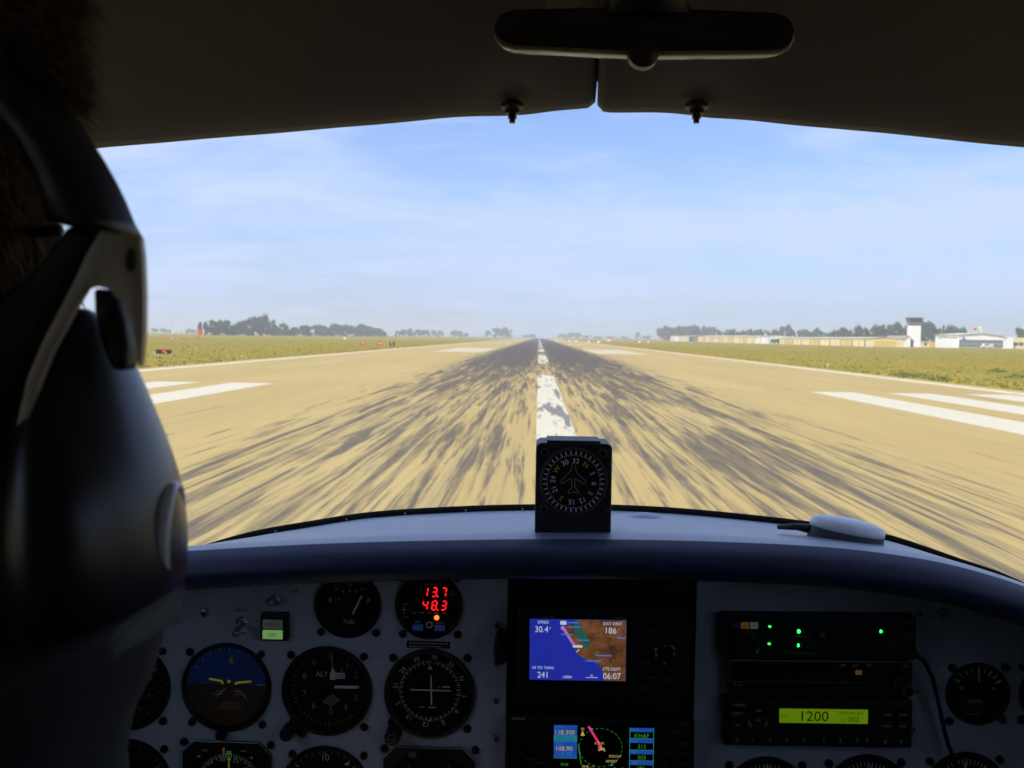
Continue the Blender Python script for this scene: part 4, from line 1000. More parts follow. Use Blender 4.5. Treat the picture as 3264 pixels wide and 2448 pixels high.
fr.like().line(80, 23, 33, 17, 6.0, ZD+.0011).line(35, 19, 29, 12, 6.5, ZD+.0012).build('wing_symbol', m_yel, o)
fr.like().disc(9, 21, 5, ZD+.0011, 14).build('centre_dot', m_yel, o)
p = fr.like(); ticks(p, (10, 3), 116, 126, -60, 60, 8, 2.2, ZD+.0003); p.build('bank_scale', m_print, o)
kb = frame(711, 2334, YP); kb.lathe([(16, -.002), (16, .009), (12, .011)], 20).build('knob', m_blk, o, smooth='auto')
# -- airspeed and lower left, mostly behind the pilot
for cx, cy, lb, sc in ((403, 2186, 'round airspeed gauge half hidden behind the pilot, upper of two', [(520, 2297), (288, 2078), (518, 2075), (288, 2300)]), (408, 2494, 'round gauge at the bottom left half hidden behind the pilot', [(524, 2387), (294, 2387)])):
    o, fr = dial_thing('airspeed_gauge' if cy < 2300 else 'turn_gauge', lb, cx, cy, 143, sc)
    p = fr.like(); ticks(p, (0, 0), 108, 122, 20, 340, 32, 2.4, ZD, 4, 100)
    if cy < 2300:
        for k, s_ in enumerate(['40', '60', '80', '100', '120', '140', '160', '180']): a = math.radians(60-k*40); p.text(s_, 82*math.cos(a), 82*math.sin(a), 13, ZD)
    p.build('printing', m_printd, o); fr.like().line(-10, -6, 80, 40, 6, ZD+.0006).build('needle', m_lume, o)
# -- vertical speed
o, fr = dial_thing('vertical_speed_gauge', 'round gauge with 10 at the top, cut by the bottom edge below the altimeter', 1037, 2516, 143, [(932, 2402), (1160, 2408)])
p = fr.like().text('10', 2, 105, 20, ZD).text('5', -100, 40, 18, ZD).text('20', 104, 20, 18, ZD); ticks(p, (0, 0), 118, 128, -150, 150, 30, 2, ZD, 5, 112)
p.flat([(60, 84), (82, 100), (74, 80)], ZD); p.build('printing', m_print, o)
# -- octagonal instruments
def octagon(name, label, cx, top_l, top_r, hw, screws):
    fr = frame(cx, top_l, rot=(top_r-top_l)/(1.0*2*hw)-TILT); c_ = 38
    o = thing(name, label, 'gauge', fr.o - Vector((0, 0, 2*hw*KP)), 'panel gauges')
    pts = [(-hw+c_, 0), (hw-c_, 0), (hw, -c_), (hw, -2*hw+c_), (hw-c_, -2*hw), (-hw+c_, -2*hw), (-hw, -2*hw+c_), (-hw, -c_)]
    fr.like().prism(pts, -.004, .0035).build('bezel', m_blk, o, bevel=.0009)
    fr.like().disc(0, -hw, hw*.93, .0041, 48).build('dial', m_dial, o)
    edge = fr.like(); pp = pts+pts[:1]
    e3 = [fr.o + fr.X*a + fr.Y*b2 + fr.Z*.0036 for a, b2 in [pts[7], pts[0], pts[1], pts[2]]]
    MB().tube(e3, .00045, 6).build('bezel_edge', m_steel, o)
    for px, py in screws: screw(o, px, py)
    return o, fr
o, fr = octagon('heading_indicator', 'octagonal heading gauge with orange and green marks and lime pointer', 726, 2360, 2366, 142, [(587, 2363), (864, 2374)])
p = fr.like(); c0_ = (8, -138)
ticks(p, c0_, 92, 103, -85, 85, 34, 2.2, .0045, 2, 88)
for s_, xx, yy in (('W', -52, -68), ('30', -12, -54), ('33', 30, -58), ('N', 66, -86)): p.text(s_, xx, yy, 14, .0045, math.radians(-xx*.5))
p.text('HDG', -66, -28, 6, .0045).text('NAV', 56, -26, 6, .0045).flat([(-92, -52), (-80, -50), (-90, -42)], .0045).flat([(74, -48), (86, -52), (84, -42)], .0045)
p.build('printing', m_print, o); fr.like().rect(-8, -28, 7, 24, .0047).build('heading_bug', m_org, o); fr.like().rect(9, -33, 16, 12, .0047).build('course_flag', m_grn, o)
fr.like().flat([(3, -56), (10, -44), (17, -56), (12, -56), (12, -120), (7, -120), (7, -56)], .0049).build('course_pointer', m_lime, o)
o, fr = octagon('turn_coordinator', 'octagonal black gauge with small emblem, cut by the bottom edge', 1369, 2379, 2383, 146, [(1226, 2385), (1515, 2390)])
p = fr.like(); p.rect(-52, -16, 22, 3, .0046).rect(-52, -22, 26, 3.5, .0046).rect(-52, -28, 22, 3, .0046).flat([(112, -64), (128, -58), (124, -66)], .0046); ticks(p, (0, -150), 108, 116, -70, 70, 4, 3, .0045); p.build('printing', m_printd, o)
# -- annunciator and switches
fr = frame(881, 1991); o = thing('annunciator', 'square annunciator button with lit green GPS lower half', 'annunciator', fr.o - Vector((0, 0, 43*KP)))
fr.like().box((0, 0, .004), (86, 86, .010)).build('housing', m_blk, o, bevel=.001)
m_ann = mat('annunciator_off', (.25, .27, .24), .5, var=.1, scale=300, emit=.018, ecol=(.6, .7, .6)); m_anng = glow('annunciator_green', (.36, .72, .22), .24)
q = fr.like().box((-3, 11, .0095), (63, 29, .002)).build('upper_lens', m_ann, o, bevel=.0004); fr.like().text('VOR ILS', -3, 11, 9, .0107).build('lettering', m_bprint, q)
q = fr.like().box((-3, -22, .0095), (63, 28, .002)).build('lower_lens', m_anng, o, bevel=.0004); fr.like().text('GPS', -3, -22, 10, .0107).build('lettering', m_bprint, q)
for px, py, lb, tl in ((876, 1913, 'chrome toggle switch above the square annunciator', .6), (771, 1982, 'chrome toggle switch between the BRIGHT and DIM lettering', -.5)):
    fr = frame(px, py); o = thing('toggle_switch', lb, 'switch', fr.o - Vector((0, 0, .006)), 'toggle switches')
    fr.like().lathe([(19, 0), (19, .0022), (15, .003)], 6).build('nut', m_screw, o); fr.like().lathe([(10, .0025), (9, .006)], 16).build('collar', m_screw, o)
    A = fr.o; MB().tube([A+Vector((0, -.004, 0)), A+Vector((.001, -.014, .004*tl)), A+Vector((.002, -.024, .008*tl))], [.0016, .0024, .0034], 12).build('lever', m_screw, o, smooth=True)

# ---- portable moving map
YG = .825
fr = frame(1919, 2080, YG, rot=-.007); o = thing('moving_map', 'portable moving map unit with bright blue and brown screen', 'map display', fr.o - Vector((0, 0, 152*KP)))
def rrect(x0, x1, y0, y1, r, n=6):
    pts = []
    for cx, cy, a0 in ((x1-r, y1-r, 0), (x0+r, y1-r, 90), (x0+r, y0+r, 180), (x1-r, y0+r, 270)):
        for k in range(n+1): a = math.radians(a0+90*k/n); pts.append((cx+r*math.cos(a), cy+r*math.sin(a)))
    return pts
fr.like().prism(rrect(-270, 270, -152, 150, 42), -.028, .002).build('case', m_blk, o, bevel=.002)
fr.like().prism(rrect(-240, 88, -104, 120, 8), .0015, .0032).build('screen_bezel', m_blkg, o, bevel=.0006)
m_sea = glow('map_sea', (.016, .028, .36), .60); 
m_land, t, b = node_mat('map_land'); g = G(t); co = g.n('ShaderNodeTexCoord').outputs['Object']
lc = g.mix(g.rng(g.noise(co, 90, 6, .7), .3, .7), (.045, .016, .008), (.21, .085, .035)); b.inputs['Base Color'].default_value = (.02, .01, .01, 1)
t.links.new(lc, b.inputs['Emission Color']); b.inputs['Emission Strength'].default_value = .62
m_val = glow('map_valley', (.012, .065, .05), 1.0); m_mag = glow('map_magenta', (.42, .16, .50), .65); m_mtxt = glow('map_text', (.55, .60, .70), .62); m_mname = glow('map_names', (.04, .12, .40), 1.0)
def q5(x, y): return (1580+x/2.774-1919), -(1850+y/2.774-2080)
SX0, SY1 = q5(300, 335); SX1, SY0 = q5(1148, 880)
scn = fr.like().bounds(SX0, SX1, SY0, SY1, .0030, .0034).build('screen', m_sea, o)
ZS = .0036
fr.like().flat([q5(*p_) for p_ in ((720, 337), (1147, 337), (1147, 879), (965, 879), (950, 820), (930, 760), (880, 715), (800, 690), (715, 640), (700, 580), (660, 520), (630, 470), (600, 420), (640, 380))], ZS).build('land', m_land, scn)
fr.like().flat([q5(*p_) for p_ in ((690, 350), (735, 350), (770, 430), (815, 500), (830, 580), (800, 600), (760, 540), (700, 470), (680, 410))], ZS+.0001).build('valley', m_val, scn)
fr.like().line(*q5(590, 405), *q5(690, 560), 9, ZS+.0003).disc(*q5(590, 410), 7, ZS+.0003, 12).build('route_line', m_mag, scn)
Z_ = ZS+.0005
fr.like().text('SPEED', *q5(418, 362), 9, Z_).text('30.4', *q5(405, 425), 19, Z_, wd=.92).text('k', *q5(482, 412), 7, Z_).build('speed_readout', m_mtxt, scn)
fr.like().text('DIST DEST', *q5(1028, 366), 9, Z_).text('186', *q5(1015, 427), 19, Z_, wd=.95).text('n', *q5(1082, 412), 7, Z_).build('distance_readout', m_mtxt, scn)
fr.like().text('VS TO TARG', *q5(418, 769), 8.5, Z_).text('241', *q5(415, 832), 19, Z_, wd=.9).build('vertical_speed_readout', m_mtxt, scn)
fr.like().text('ETE DEST', *q5(1025, 771), 9, Z_).text('06:07', *q5(1027, 834), 19, Z_, wd=.92).build('time_readout', m_mtxt, scn)
fr.like().text('-0004', *q5(632, 848), 9, Z_).build('altitude_readout', m_mtxt, scn); fr.like().text('80', *q5(850, 832), 6, Z_).build('scale_text', m_mtxt, scn)
fr.like().line(*q5(797, 850), *q5(905, 850), 1.6, Z_).build('scale_bar', m_mtxt, scn)
fr.like().rect(*q5(595, 365), 20, 12, Z_-.0001).build('name_box', m_mtxt, scn); fr.like().rect(*q5(723, 573), 30, 8, Z_-.0001).build('name_box', m_mtxt, scn); fr.like().line(*q5(710, 625), *q5(738, 600), 3, Z_).build('aircraft_mark', m_mtxt, scn)
p = fr.like()
for x, y, s_ in ((672, 362, 'HOLLISTER'), (692, 400, 'SAN JOSE'), (625, 468, 'MONTEREY'), (775, 517, 'COALINGA'), (950, 651, 'BAKERSFIELD'), (862, 702, 'SANTA MARIA'), (1105, 492, 'TULARE')): p.rect(*q5(x, y), len(s_)*4.6, 3.4, Z_)
p.build('place_marks', m_mname, scn)
fr.like().text('GPSmap 496', *q5(425, 312), 9, .0036).build('lettering', m_printd, o); fr.like().text('GARMIN', *q5(1080, 316), 8, .0036).build('lettering', m_printd, o)
pad = fr.like().lathe([(38, .0015), (37, .004), (30, .0052), (14, .004)], 32, c=q5(1490, 630)).build('rocker_pad', m_blkg, o, smooth='auto')
cx_, cy_ = q5(1490, 630); a = fr.like()
for dx, dy in ((0, 27), (0, -27), (27, 0), (-27, 0)):
    ex, ey = (dx/27, dy/27); a.flat([(cx_+dx+ex*6, cy_+dy+ey*6), (cx_+dx-ey*6-ex*2, cy_+dy+ex*6-ey*2), (cx_+dx+ey*6-ex*2, cy_+dy-ex*6-ey*2)], .0055)
a.build('arrow', m_printd, pad)
for x, y, s_ in ((1390, 408, 'PAGE'), (1532, 338, 'OUT'), (1535, 448, 'IN'), (1315, 550, 'QUIT'), (1310, 710, 'NRST'), (1380, 838, 'MENU'), (1535, 862, 'ENTER'), (1440, 942, '-D-')):
    bt = fr.like().prism(rrect(q5(x, y)[0]-20, q5(x, y)[0]+20, q5(x, y)[1]-11, q5(x, y)[1]+11, 9), .0015, .0040).build('button', m_blk, o, bevel=.0005); fr.like().text(s_, *q5(x, y), 7, .0043).build('lettering', m_printd, bt)
bt = fr.like().lathe([(11, .0015), (11, .0036), (9, .004)], 20, c=q5(1310, 938)).build('power_button', m_blk, o, smooth='auto'); fr.like().ring(3, 5, .004, .0043, 14, q5(1310, 938)).build('power_mark', m_red, bt)
kn = frame(1597, 2068, YG+.006); kn.lathe([(24, -.02), (24, .004), (20, .007)], 24, ry=2.0).build('mount_knob', m_blk, o, smooth='auto')
fr.like().box((0, -20, -.034), (120, 90, .014)).build('mount_bracket', m_blk, o)
# ---- panel navigator below it
YN = .848
fr = frame(1912, 2420, YN, rot=-.006); o = thing('navigator', 'panel radio navigator with small moving map, cut by the bottom edge', 'navigator', fr.o - Vector((0, 0, 140*KP)))
def q6(x, y): return (1580+x/2.774-1912), -(1850+y/2.774-2420)
fr.like().prism(rrect(-300, 298, -140, 137, 8), -.012, .002).build('case', m_blk, o, bevel=.001)
sx0, sy1 = q6(505, 1262); sx1, _ = q6(1392, 1262)
scr = fr.like().bounds(sx0, sx1, -110, sy1, .0015, .0024).build('screen', mat('screen_black', (.004, .004, .005), .25, var=0), o)
m_nb = glow('nav_blue', (.012, .06, .34), .68); m_nt = glow('nav_teal', (.015, .19, .20), .68); m_ng = glow('nav_green', (.02, .16, .01), .9); m_ny = glow('nav_yellow', (.42, .34, .08), .68); m_nm = glow('nav_magenta', (.50, .02, .10), 1.0); m_nk = glow('nav_dim', (.0, .03, .01), .5)
fr.like().bounds(q6(512, 0)[0], q6(717, 0)[0], q6(0, 1562)[1], q6(0, 1270)[1], .0023, .0026).build('frequency_field', m_nb, scr)
p = fr.like(); p.rect(*q6(614, 1382), 74, 17, .0028).rect(*q6(614, 1414), 74, 2.5, .0028).rect(*q6(614, 1565), 74, 2, .0028); p.rect(*q6(1180, 1470), 2, 140, .0028).rect(*q6(1388, 1470), 2, 140, .0028)
for y in (1375, 1480, 1575): p.rect(*q6(1283, y), 74, 2, .0028)
p.text('COM', *q6(550, 1288), 7, .0028).text('VLOC', *q6(560, 1436), 7, .0028).text('115.70', *q6(605, 1527), 13, .0028); p.build('teal_fields', m_nt, scr)
fr.like().text('118.300', *q6(610, 1332), 14, .0030).text('108.90', *q6(605, 1478), 14, .0030).build('active_figures', m_ny, scr)
fr.like().text('124.150', *q6(610, 1383), 12, .0031).build('standby_figures', m_nb, scr)
p = fr.like().text('ENR', *q6(610, 1622), 9, .003)
for y, s_ in ((1350, 'KHAF'), (1448, '315'), (1545, '303'), (1642, '186')): p.text(s_, *q6(1285, y), 13, .003)
p.build('green_figures', m_ng, scr)
p = fr.like()
for y in (1300, 1398, 1498, 1597): p.rect(*q6(1283, y), 73, 13, .0027)
p.build('data_fields', m_nb, scr)
p = fr.like()
for y, s_ in ((1300, 'WPT'), (1398, 'DTK'), (1498, 'TRK'), (1597, 'DIS')): p.text(s_, q6(1222, y)[0], q6(1222, y)[1], 8, .0029)
p.build('field_titles', m_nt, scr)
fr.like().line(*q6(815, 1275), *q6(925, 1450), 7, .0029).disc(*q6(920, 1462), 7, .0029, 12).build('route_line', m_nm, scr)
p = fr.like().text('N', *q6(765, 1300), 9, .0029).flat([q6(765, 1315), q6(745, 1360), q6(785, 1360)], .0028).text('ORCUT', *q6(1055, 1540), 8, .0029).text('AMEBY', *q6(1022, 1585), 8, .0029).text('KSMX', *q6(915, 1425), 8, .0030).line(*q6(905, 1490), *q6(960, 1470), 4, .003).line(*q6(920, 1455), *q6(965, 1495), 3.5, .003).text('ENR - 1', *q6(815, 1637), 8, .0029)
p.build('yellow_symbols', m_ny, scr)
p = fr.like(); cc = q6(925, 1465)
for k in range(26): a = 2*math.pi*k/26; p.line(cc[0]+68*math.cos(a), cc[1]+62*math.sin(a), cc[0]+68*math.cos(a+.12), cc[1]+62*math.sin(a+.12), 1.6, .0027)
p.line(*q6(728, 1440), *q6(755, 1620), 3, .0027); p.build('range_ring', m_ng, scr)
p = fr.like().disc(*q6(1025, 1617), 4, .0029, 10).disc(*q6(845, 1298), 4, .0029, 10).disc(*q6(1050, 1650), 4, .0029, 10).disc(*q6(1120, 1650), 4, .0029, 10); p.build('waypoint_dots', m_nt, scr)
fr.like().text('GARMIN', *q6(197, 1222), 8, .0024).build('lettering', m_print, o); fr.like().text('GNS 430', *q6(1645, 1240), 7, .0024).build('lettering', m_printd, o)
for x, y in ((228, 1345), (228, 1500)): kk = fr.like().lathe([(17, .001), (17, .008), (14, .010)], 20, c=q6(x, y)).build('knob', m_blk, o, smooth='auto'); fr.like().rect(*q6(x, y), 3, 10, .0102, .4).build('knob_mark', m_printd, kk)
for x, y in ((412, 1335), (412, 1500)): bt = fr.like().box((*q6(x, y), .003), (24, 34, .004)).build('button', m_blk, o, bevel=.0005); fr.like().text('C', *q6(x, y), 9, .0052).build('lettering', m_printd, bt)
for x, y, s_ in ((1492, 1305, '<'), (1580, 1308, 'RNG'), (1668, 1308, '>'), (1508, 1402, 'D'), (1650, 1402, 'MENU'), (1500, 1497, 'CLR'), (1648, 1497, 'ENT'), (1495, 1585, 'DFLT'), (1665, 1590, 'GPS')):
    bt = fr.like().box((*q6(x, y), .003), (26 if s_ in '<RNG>' else 44, 22, .004)).build('button', m_blk, o, bevel=.0005); fr.like().text(s_, *q6(x, y), 7, .0052).build('lettering', m_printd, bt)
for x, y in ((310, 1583), (400, 1615)): fr.like().rect(*q6(x, y), 24, 4, .0024).build('knob_legend', m_printd, o)
fr.like().lathe([(36, .001), (36, .010), (32, .012)], 28, c=q6(225, 1700)).build('large_knob', m_blk, o, smooth='auto')

# ---- radio stack
YR = .850
def q7(x, y): return 2200+x/2.7737, 1850+y/2.7737
def unit(name, label, cat, x0, x1, y0, y1, Y=YR):
    a, b2 = q7(x0, y0), q7(x1, y1); cx, cy = (a[0]+b2[0])/2, (a[1]+b2[1])/2
    fr = frame(cx, cy, Y, rot=-TILT*.8); hw, hh = (b2[0]-a[0])/2, (b2[1]-a[1])/2
    o = thing(name, label, cat, fr.o - Vector((0, 0, hh*KP)), 'radio stack')
    fr.like().prism(rrect(-hw, hw, -hh, hh, 7), -.010, .002).build('case', m_blk, o, bevel=.0009)
    return o, fr, (lambda x, y: (q7(x, y)[0]-cx, -(q7(x, y)[1]-cy)))
o, fr, q = unit('audio_panel', 'black audio panel with five green lamps at the top of the stack', 'audio panel', 292, 1978, 298, 688)
m_gl = glow('led_green', (.02, 1, .10), 3.2); m_gls = glow('led_green_small', (.02, .85, .10), 1.6)
for x, y, r in ((950, 445, 7.5), (945, 570, 7), (1667, 437, 6.2), (700, 405, 5), (697, 560, 5)): fr.like().lathe([(r, .0015), (r*.85, .003), (r*.3, .0038)], 14, c=q(x, y), ry=.85).build('green_lamp', m_gl if r > 6 else m_gls, o, smooth=True)
for x, s_, m in ((405, 'O', mat('marker_blue', (.03, .05, .22), .5, var=.1)), (482, 'M', mat('marker_amber', (.55, .33, .02), .5, var=.1, emit=.04, ecol=(.7, .4, .02))), (562, 'I', mat('marker_white', (.5, .5, .52), .5, var=.1, emit=.03, ecol=(.7, .7, .75)))):
    ln = fr.like().box((*q(x, 397), .0025), (25, 20, .002)).build('marker_lens', m, o, bevel=.0004); fr.like().text(s_, *q(x, 397), 9, .0038).build('letter', m_bprint, ln)
for x, y, s_ in ((775, 445, 'MKR'), (880, 445, 'Com1'), (1045, 440, 'Com2'), (1295, 442, 'Nav1'), (1450, 440, 'Nav2'), (1600, 440, 'DME'), (1750, 440, 'ADF'), (770, 570, 'ICS'), (885, 565, 'Com1'), (1040, 570, 'Com2'), (1290, 565, 'TEL'), (1445, 565, 'SPR'), (1600, 560, 'Mute'), (1745, 560, 'SPK')):
    bt = fr.like().box((*q(x, y), .0026), (42, 22, .0022)).build('button', m_blk, o, bevel=.0004); fr.like().text(s_, *q(x, y), 7.5, .0039).build('lettering', m_printd, bt)
fr.like().text('PS ENGINEERING', *q(962, 640), 8.5, .0024).build('lettering', m_printd, o); fr.like().text('PMA 7000', *q(1898, 360), 6, .0024).build('lettering', m_printd, o)
p = fr.like()
for x, y, s_ in ((650, 408, 'HI'), (650, 440, 'LO'), (655, 472, 'T'), (645, 525, 'ISO'), (645, 562, 'ALL'), (645, 595, 'CRW'), (1165, 402, 'FAIL'), (1160, 595, 'OFF'), (390, 642, 'VOL'), (615, 640, 'PUSH')): p.text(s_, *q(x, y), 5, .0024)
p.rect(*q(975, 492), 56, 3, .0024).build('small_print', m_printd, o)
kb_ = fr.like().lathe([(38, .001), (38, .010), (34, .013)], 28, c=q(490, 545)).build('volume_knob', m_blk, o, smooth='auto'); fr.like().line(*q(555, 608), *q(588, 572), 3.4, .0133).build('knob_pointer', m_print, kb_)
kb_ = fr.like().lathe([(20, .001), (20, .009), (17, .011)], 24, c=q(1885, 448)).build('selector_knob', m_blk, o, smooth='auto'); fr.like().ring(12, 13.5, .0108, .0113, 20, q(1880, 445)).build('knob_mark', m_printd, kb_)
fr.like().line(*q(1850, 515), *q(1945, 490), 3, .0024).build('legend_line', m_printd, o)
fr.like().lathe([(10, .001), (10, .004), (8, .005)], 18, c=q(1160, 468)).build('jack', mat('amber_ring', (.20, .09, .02), .5, var=.1), o, smooth='auto')
o, fr, q = unit('nav_radio', 'dark radio with blank amber window and double knob below the audio panel', 'radio', 342, 1945, 697, 1005)
m_frm = mat('window_frame', (.26, .22, .14), .5, var=.1, scale=200); m_awin = mat('amber_window', (.020, .009, .004), .12, var=.3, scale=60)
x0, y1 = q(352, 712); x1, y0 = q(1640, 892)
fr.like().bounds(x0, x1, y0, y1, .0015, .0026).build('display_window', m_awin, o)
for a in ((q(348, 708), q(1935, 700)), (q(348, 708), q(350, 896)), (q(350, 896), q(1640, 884))): fr.like().line(*a[0], *a[1], 2.2, .0030).build('window_frame', m_frm, o)
for x, s_ in ((1340, 'OFF'), (1450, 'NAV'), (1565, 'TST'), (1885, 'ADF')): fr.like().text(s_, *q(x, 737), 7, .0028).build('lettering', m_print, o)
fr.like().box((*q(1475, 797), .003), (20, 14, .003)).build('amber_button', mat('amber_button', (.55, .28, .07), .5, var=.1, emit=.05, ecol=(.7, .35, .08)), o, bevel=.0005)
k1 = fr.like().lathe([(26, .001), (26, .010), (23, .012)], 28, c=q(1825, 855)).build('outer_knob', m_blkg, o, smooth='auto'); fr.like()._loop([(24.5, .0118), (26, .0118), (26, .0124), (24.5, .0124)], 28, q(1825, 855)).build('knob_edge', m_frm, k1)
k2 = fr.like().lathe([(17, .011), (17, .018), (15, .020)], 24, c=q(1850, 905)).build('inner_knob', m_blkg, o, smooth='auto'); fr.like()._loop([(15.5, .0198), (17, .0198), (17, .0204), (15.5, .0204)], 24, q(1850, 905)).build('knob_edge', m_frm, k2)
for x in (400, 443): fr.like().disc(*q(x, 928), 5, .0026, 12).build('dot', m_printd, o)
o, fr, q = unit('transponder', 'transponder with lit yellow-green display reading 1200', 'transponder', 295, 1945, 1040, 1465)
m_lcd = glow('lcd_green', (.13, .23, .003), .52); x0, y1 = q(785, 1127); x1, y0 = q(1556, 1252)
lcd = fr.like().bounds(x0, x1, y0, y1, .0018, .0028).build('display', m_lcd, o)
fr.like().text('1200', *q(1094, 1188), 31, .0031, wd=1.06).build('large_digits', m_dial, lcd); fr.like().text('ALT', *q(828, 1188), 9, .0031).build('mode_text', m_bprint, lcd)
fr.like().text('PRESSURE ALT', *q(1408, 1156), 8.5, .0031).text('FL', *q(1340, 1222), 8, .0031).text('002', *q(1432, 1212), 16, .0031).build('altitude_text', mat('lcd_text', (.015, .03, .004), .7, var=0), lcd)
fr.like().text('GARMIN', *q(426, 1102), 7.5, .0024).build('lettering', m_print, o); fr.like().text('GTX 327', *q(1850, 1088), 7, .0024).build('lettering', m_printd, o)
for x, y, s_, r in ((415, 1170, 'IDENT', 0), (415, 1275, 'VFR', 0), (598, 1143, 'ON', 0), (600, 1227, 'ALT', 0), (523, 1265, 'STBY', -1.1), (668, 1265, 'OFF', 1.1), (1722, 1162, 'FUNC', 0), (1855, 1160, 'CRSR', 0), (1715, 1265, 'START', 0), (1852, 1265, 'CLR', 0)):
    bt = fr.like().box((*q(x, y), .0026), (38, 24, .0022), r).build('button', m_blk, o, bevel=.0004); fr.like().text(s_, *q(x, y), 7.5, .0039, r).build('lettering', m_print, bt)
for x, s_ in zip((410, 555, 702, 847, 993, 1173, 1318, 1463, 1710, 1845), '0123456789'):
    bt = fr.like().box((*q(x, 1403), .0026), (30, 24, .0022)).build('button', m_blk, o, bevel=.0004); fr.like().text(s_, *q(x, 1403), 12, .0039).build('numeral', m_print, bt)
fr.like().disc(*q(1555, 1400), 7, .0026, 14).build('light_sensor', m_gwall, o)
# ---- right hand gauges
o, fr = dial_thing('ammeter', 'small round AMPS gauge with white ticks at the right', 3115, 2210, 100, [(3035, 2129), (3204, 2125), (3025, 2298), (3193, 2293)])
p = fr.like().text('AMPS', -8, -25, 13, ZD).text('30', -52, 17, 12, ZD).text('30', 49, 17, 12, ZD).text('MADE IN USA', -14, -66, 5, ZD).text('0', 2, 88, 8, ZD)
for k in range(9):
    a = math.radians(150-k*15); big_ = k % 2 == 0; p.line(62*math.cos(a)*1.05, 62*math.sin(a)+5, 80*math.cos(a)*1.05, 80*math.sin(a)+5, 6 if big_ else 3.5, ZD)
p.build('printing', m_print, o); fr.like().line(2, 40, 0, 80, 5, ZD+.0006).build('needle', m_lume, o)
o, fr = dial_thing('oil_gauge', 'round gauge cut by the right edge beside the AMPS gauge', 3349, 2210, 100, [(3262, 2126), (3254, 2293)])
p = fr.like(); ticks(p, (0, 0), 62, 80, -70, 70, 8, 4, ZD); p.build('printing', m_print, o); fr.like().line(0, 0, -30, 60, 5, ZD+.0006).build('needle', m_lume, o)
for nm, lb, cx, cy, r, sc, tx in (('manifold_gauge', 'round gauge at the bottom under the transponder, left of three', 2442, 2542, 135, [(2324, 2438), (2557, 2438)], '20'), ('tachometer', 'round gauge at the bottom, middle of three under the transponder', 2764, 2536, 136, [(2643, 2432), (2872, 2429)], ''), ('temperature_gauge', 'round gauge at the bottom right below the hanging cable', 3076, 2528, 135, [(2963, 2426), (3186, 2420)], '')):
    o, fr = dial_thing(nm, lb, cx, cy, r, sc); p = fr.like(); ticks(p, (0, 0), 96, 112, -100, 100, 30, 3, ZD, 5, 90)
    if tx: p.text(tx, 0, 98, 15, ZD)
    p.build('printing', m_print, o); fr.like().line(0, 0, 10 if nm != 'temperature_gauge' else -6, 100, 7, ZD+.0006).build('needle', m_lume, o)
# ---- hanging cable
m_cable = mat('black_cable', (.012, .012, .013), .5, var=.1, scale=100)
cp = [(2880, 2096), (2905, 2089), (2924, 2092), (2940, 2104), (2957, 2128), (2971, 2160), (2981, 2195), (2991, 2238), (3001, 2285), (3012, 2335), (3023, 2375), (3036, 2408), (3046, 2440), (3055, 2490), (3060, 2560)]
pts = [at_y(x, y, YP-.012-.010*math.sin(min(1, k/8)*math.pi)) for k, (x, y) in enumerate(cp)]
tag(MB().tube(pts, .0020, 10).build('cable', m_cable, smooth=True), 'thin black cable hanging in a curve beside the radio stack', 'cable')

# ---- card compass on the glareshield
YC = .745
fr = frame(1828, 1552, YC); 
def qc(x, y): return 1600+x/4.609-1828, -(1380+y/4.609-1552)
o = thing('compass', 'black vertical card compass with aircraft outline standing on the glareshield', 'compass', at_y(1828, 1699, YC))
x0, y1 = qc(490, 148); x1, y0 = qc(1612, 1500)
body = rrect(x0, x1, y0, y1, 19)
body = [(x, y) for x, y in body if not (y < y0+19)] ; body = [pt for pt in body] 
body = rrect(x0, x1, y0-30, y1, 19)
m_cblk = mat('compass_black', (.012, .012, .014), .45, var=.2, scale=300, bump=.1, bscale=2500)
fr.like().prism(body, -.040, .0).build('case', m_cblk, o, bevel=.0012)
a, b2 = qc(650, 112), qc(1435, 160); fr.like().bounds(a[0], b2[0], b2[1], a[1], -.036, -.001).build('top_cap', m_cblk, o, bevel=.0008)
dc = qc(1050, 712); R_ = 108.5
fr.like()._loop([(R_, -.001), (R_, .0012), (R_*.985, .0020), (R_*.955, .0018), (R_*.93, .0004)], 64, dc).build('bezel', mat('compass_bezel', (.055, .04, .035), .35, var=.1, scale=300), o, smooth='auto')
fr.like().disc(*dc, R_*.95, .0003, 64).build('dial', m_dial, o)
m_cp = mat('compass_print', (.85, .85, .85), .7, var=.05, scale=500); m_cam = mat('compass_amber', (.85, .55, .02), .7, var=.1, scale=500)
p = fr.like(); pc = fr.like()
for k in range(36): a = math.radians(90-4-10*k); p.line(dc[0]+84*math.cos(a), dc[1]+84*math.sin(a), dc[0]+98*math.cos(a), dc[1]+98*math.sin(a), 3.2, .0006)
for k in range(36): a = math.radians(90+1-10*k); p.line(dc[0]+82*math.cos(a), dc[1]+82*math.sin(a), dc[0]+86*math.cos(a), dc[1]+86*math.sin(a), 1.6, .0006)
for k, s_ in enumerate(['33', 'N', '3', '6', 'E', '12', '15', 'S', '21', '24', 'W', '30']):
    a = math.radians(90-5-30*k); (pc if s_ in 'NESW' else p).text(s_, dc[0]+66*math.cos(a), dc[1]+66*math.sin(a), 16, .0006, a-math.pi/2)
p.build('printing', m_cp, o); pc.build('cardinal_letters', m_cam, o)
ac = [(1025, 460), (1018, 530), (1000, 560), (868, 695), (868, 745), (1018, 665), (1024, 800), (975, 860), (975, 885), (1050, 862), (1128, 885), (1128, 860), (1072, 800), (1064, 665), (1215, 745), (1232, 700), (1095, 575), (1080, 530), (1072, 460)]
p = fr.like(); A_ = [qc(*v) for v in ac]
for k in range(len(A_)-1): p.line(*A_[k], *A_[k+1], 1.9, .0012)
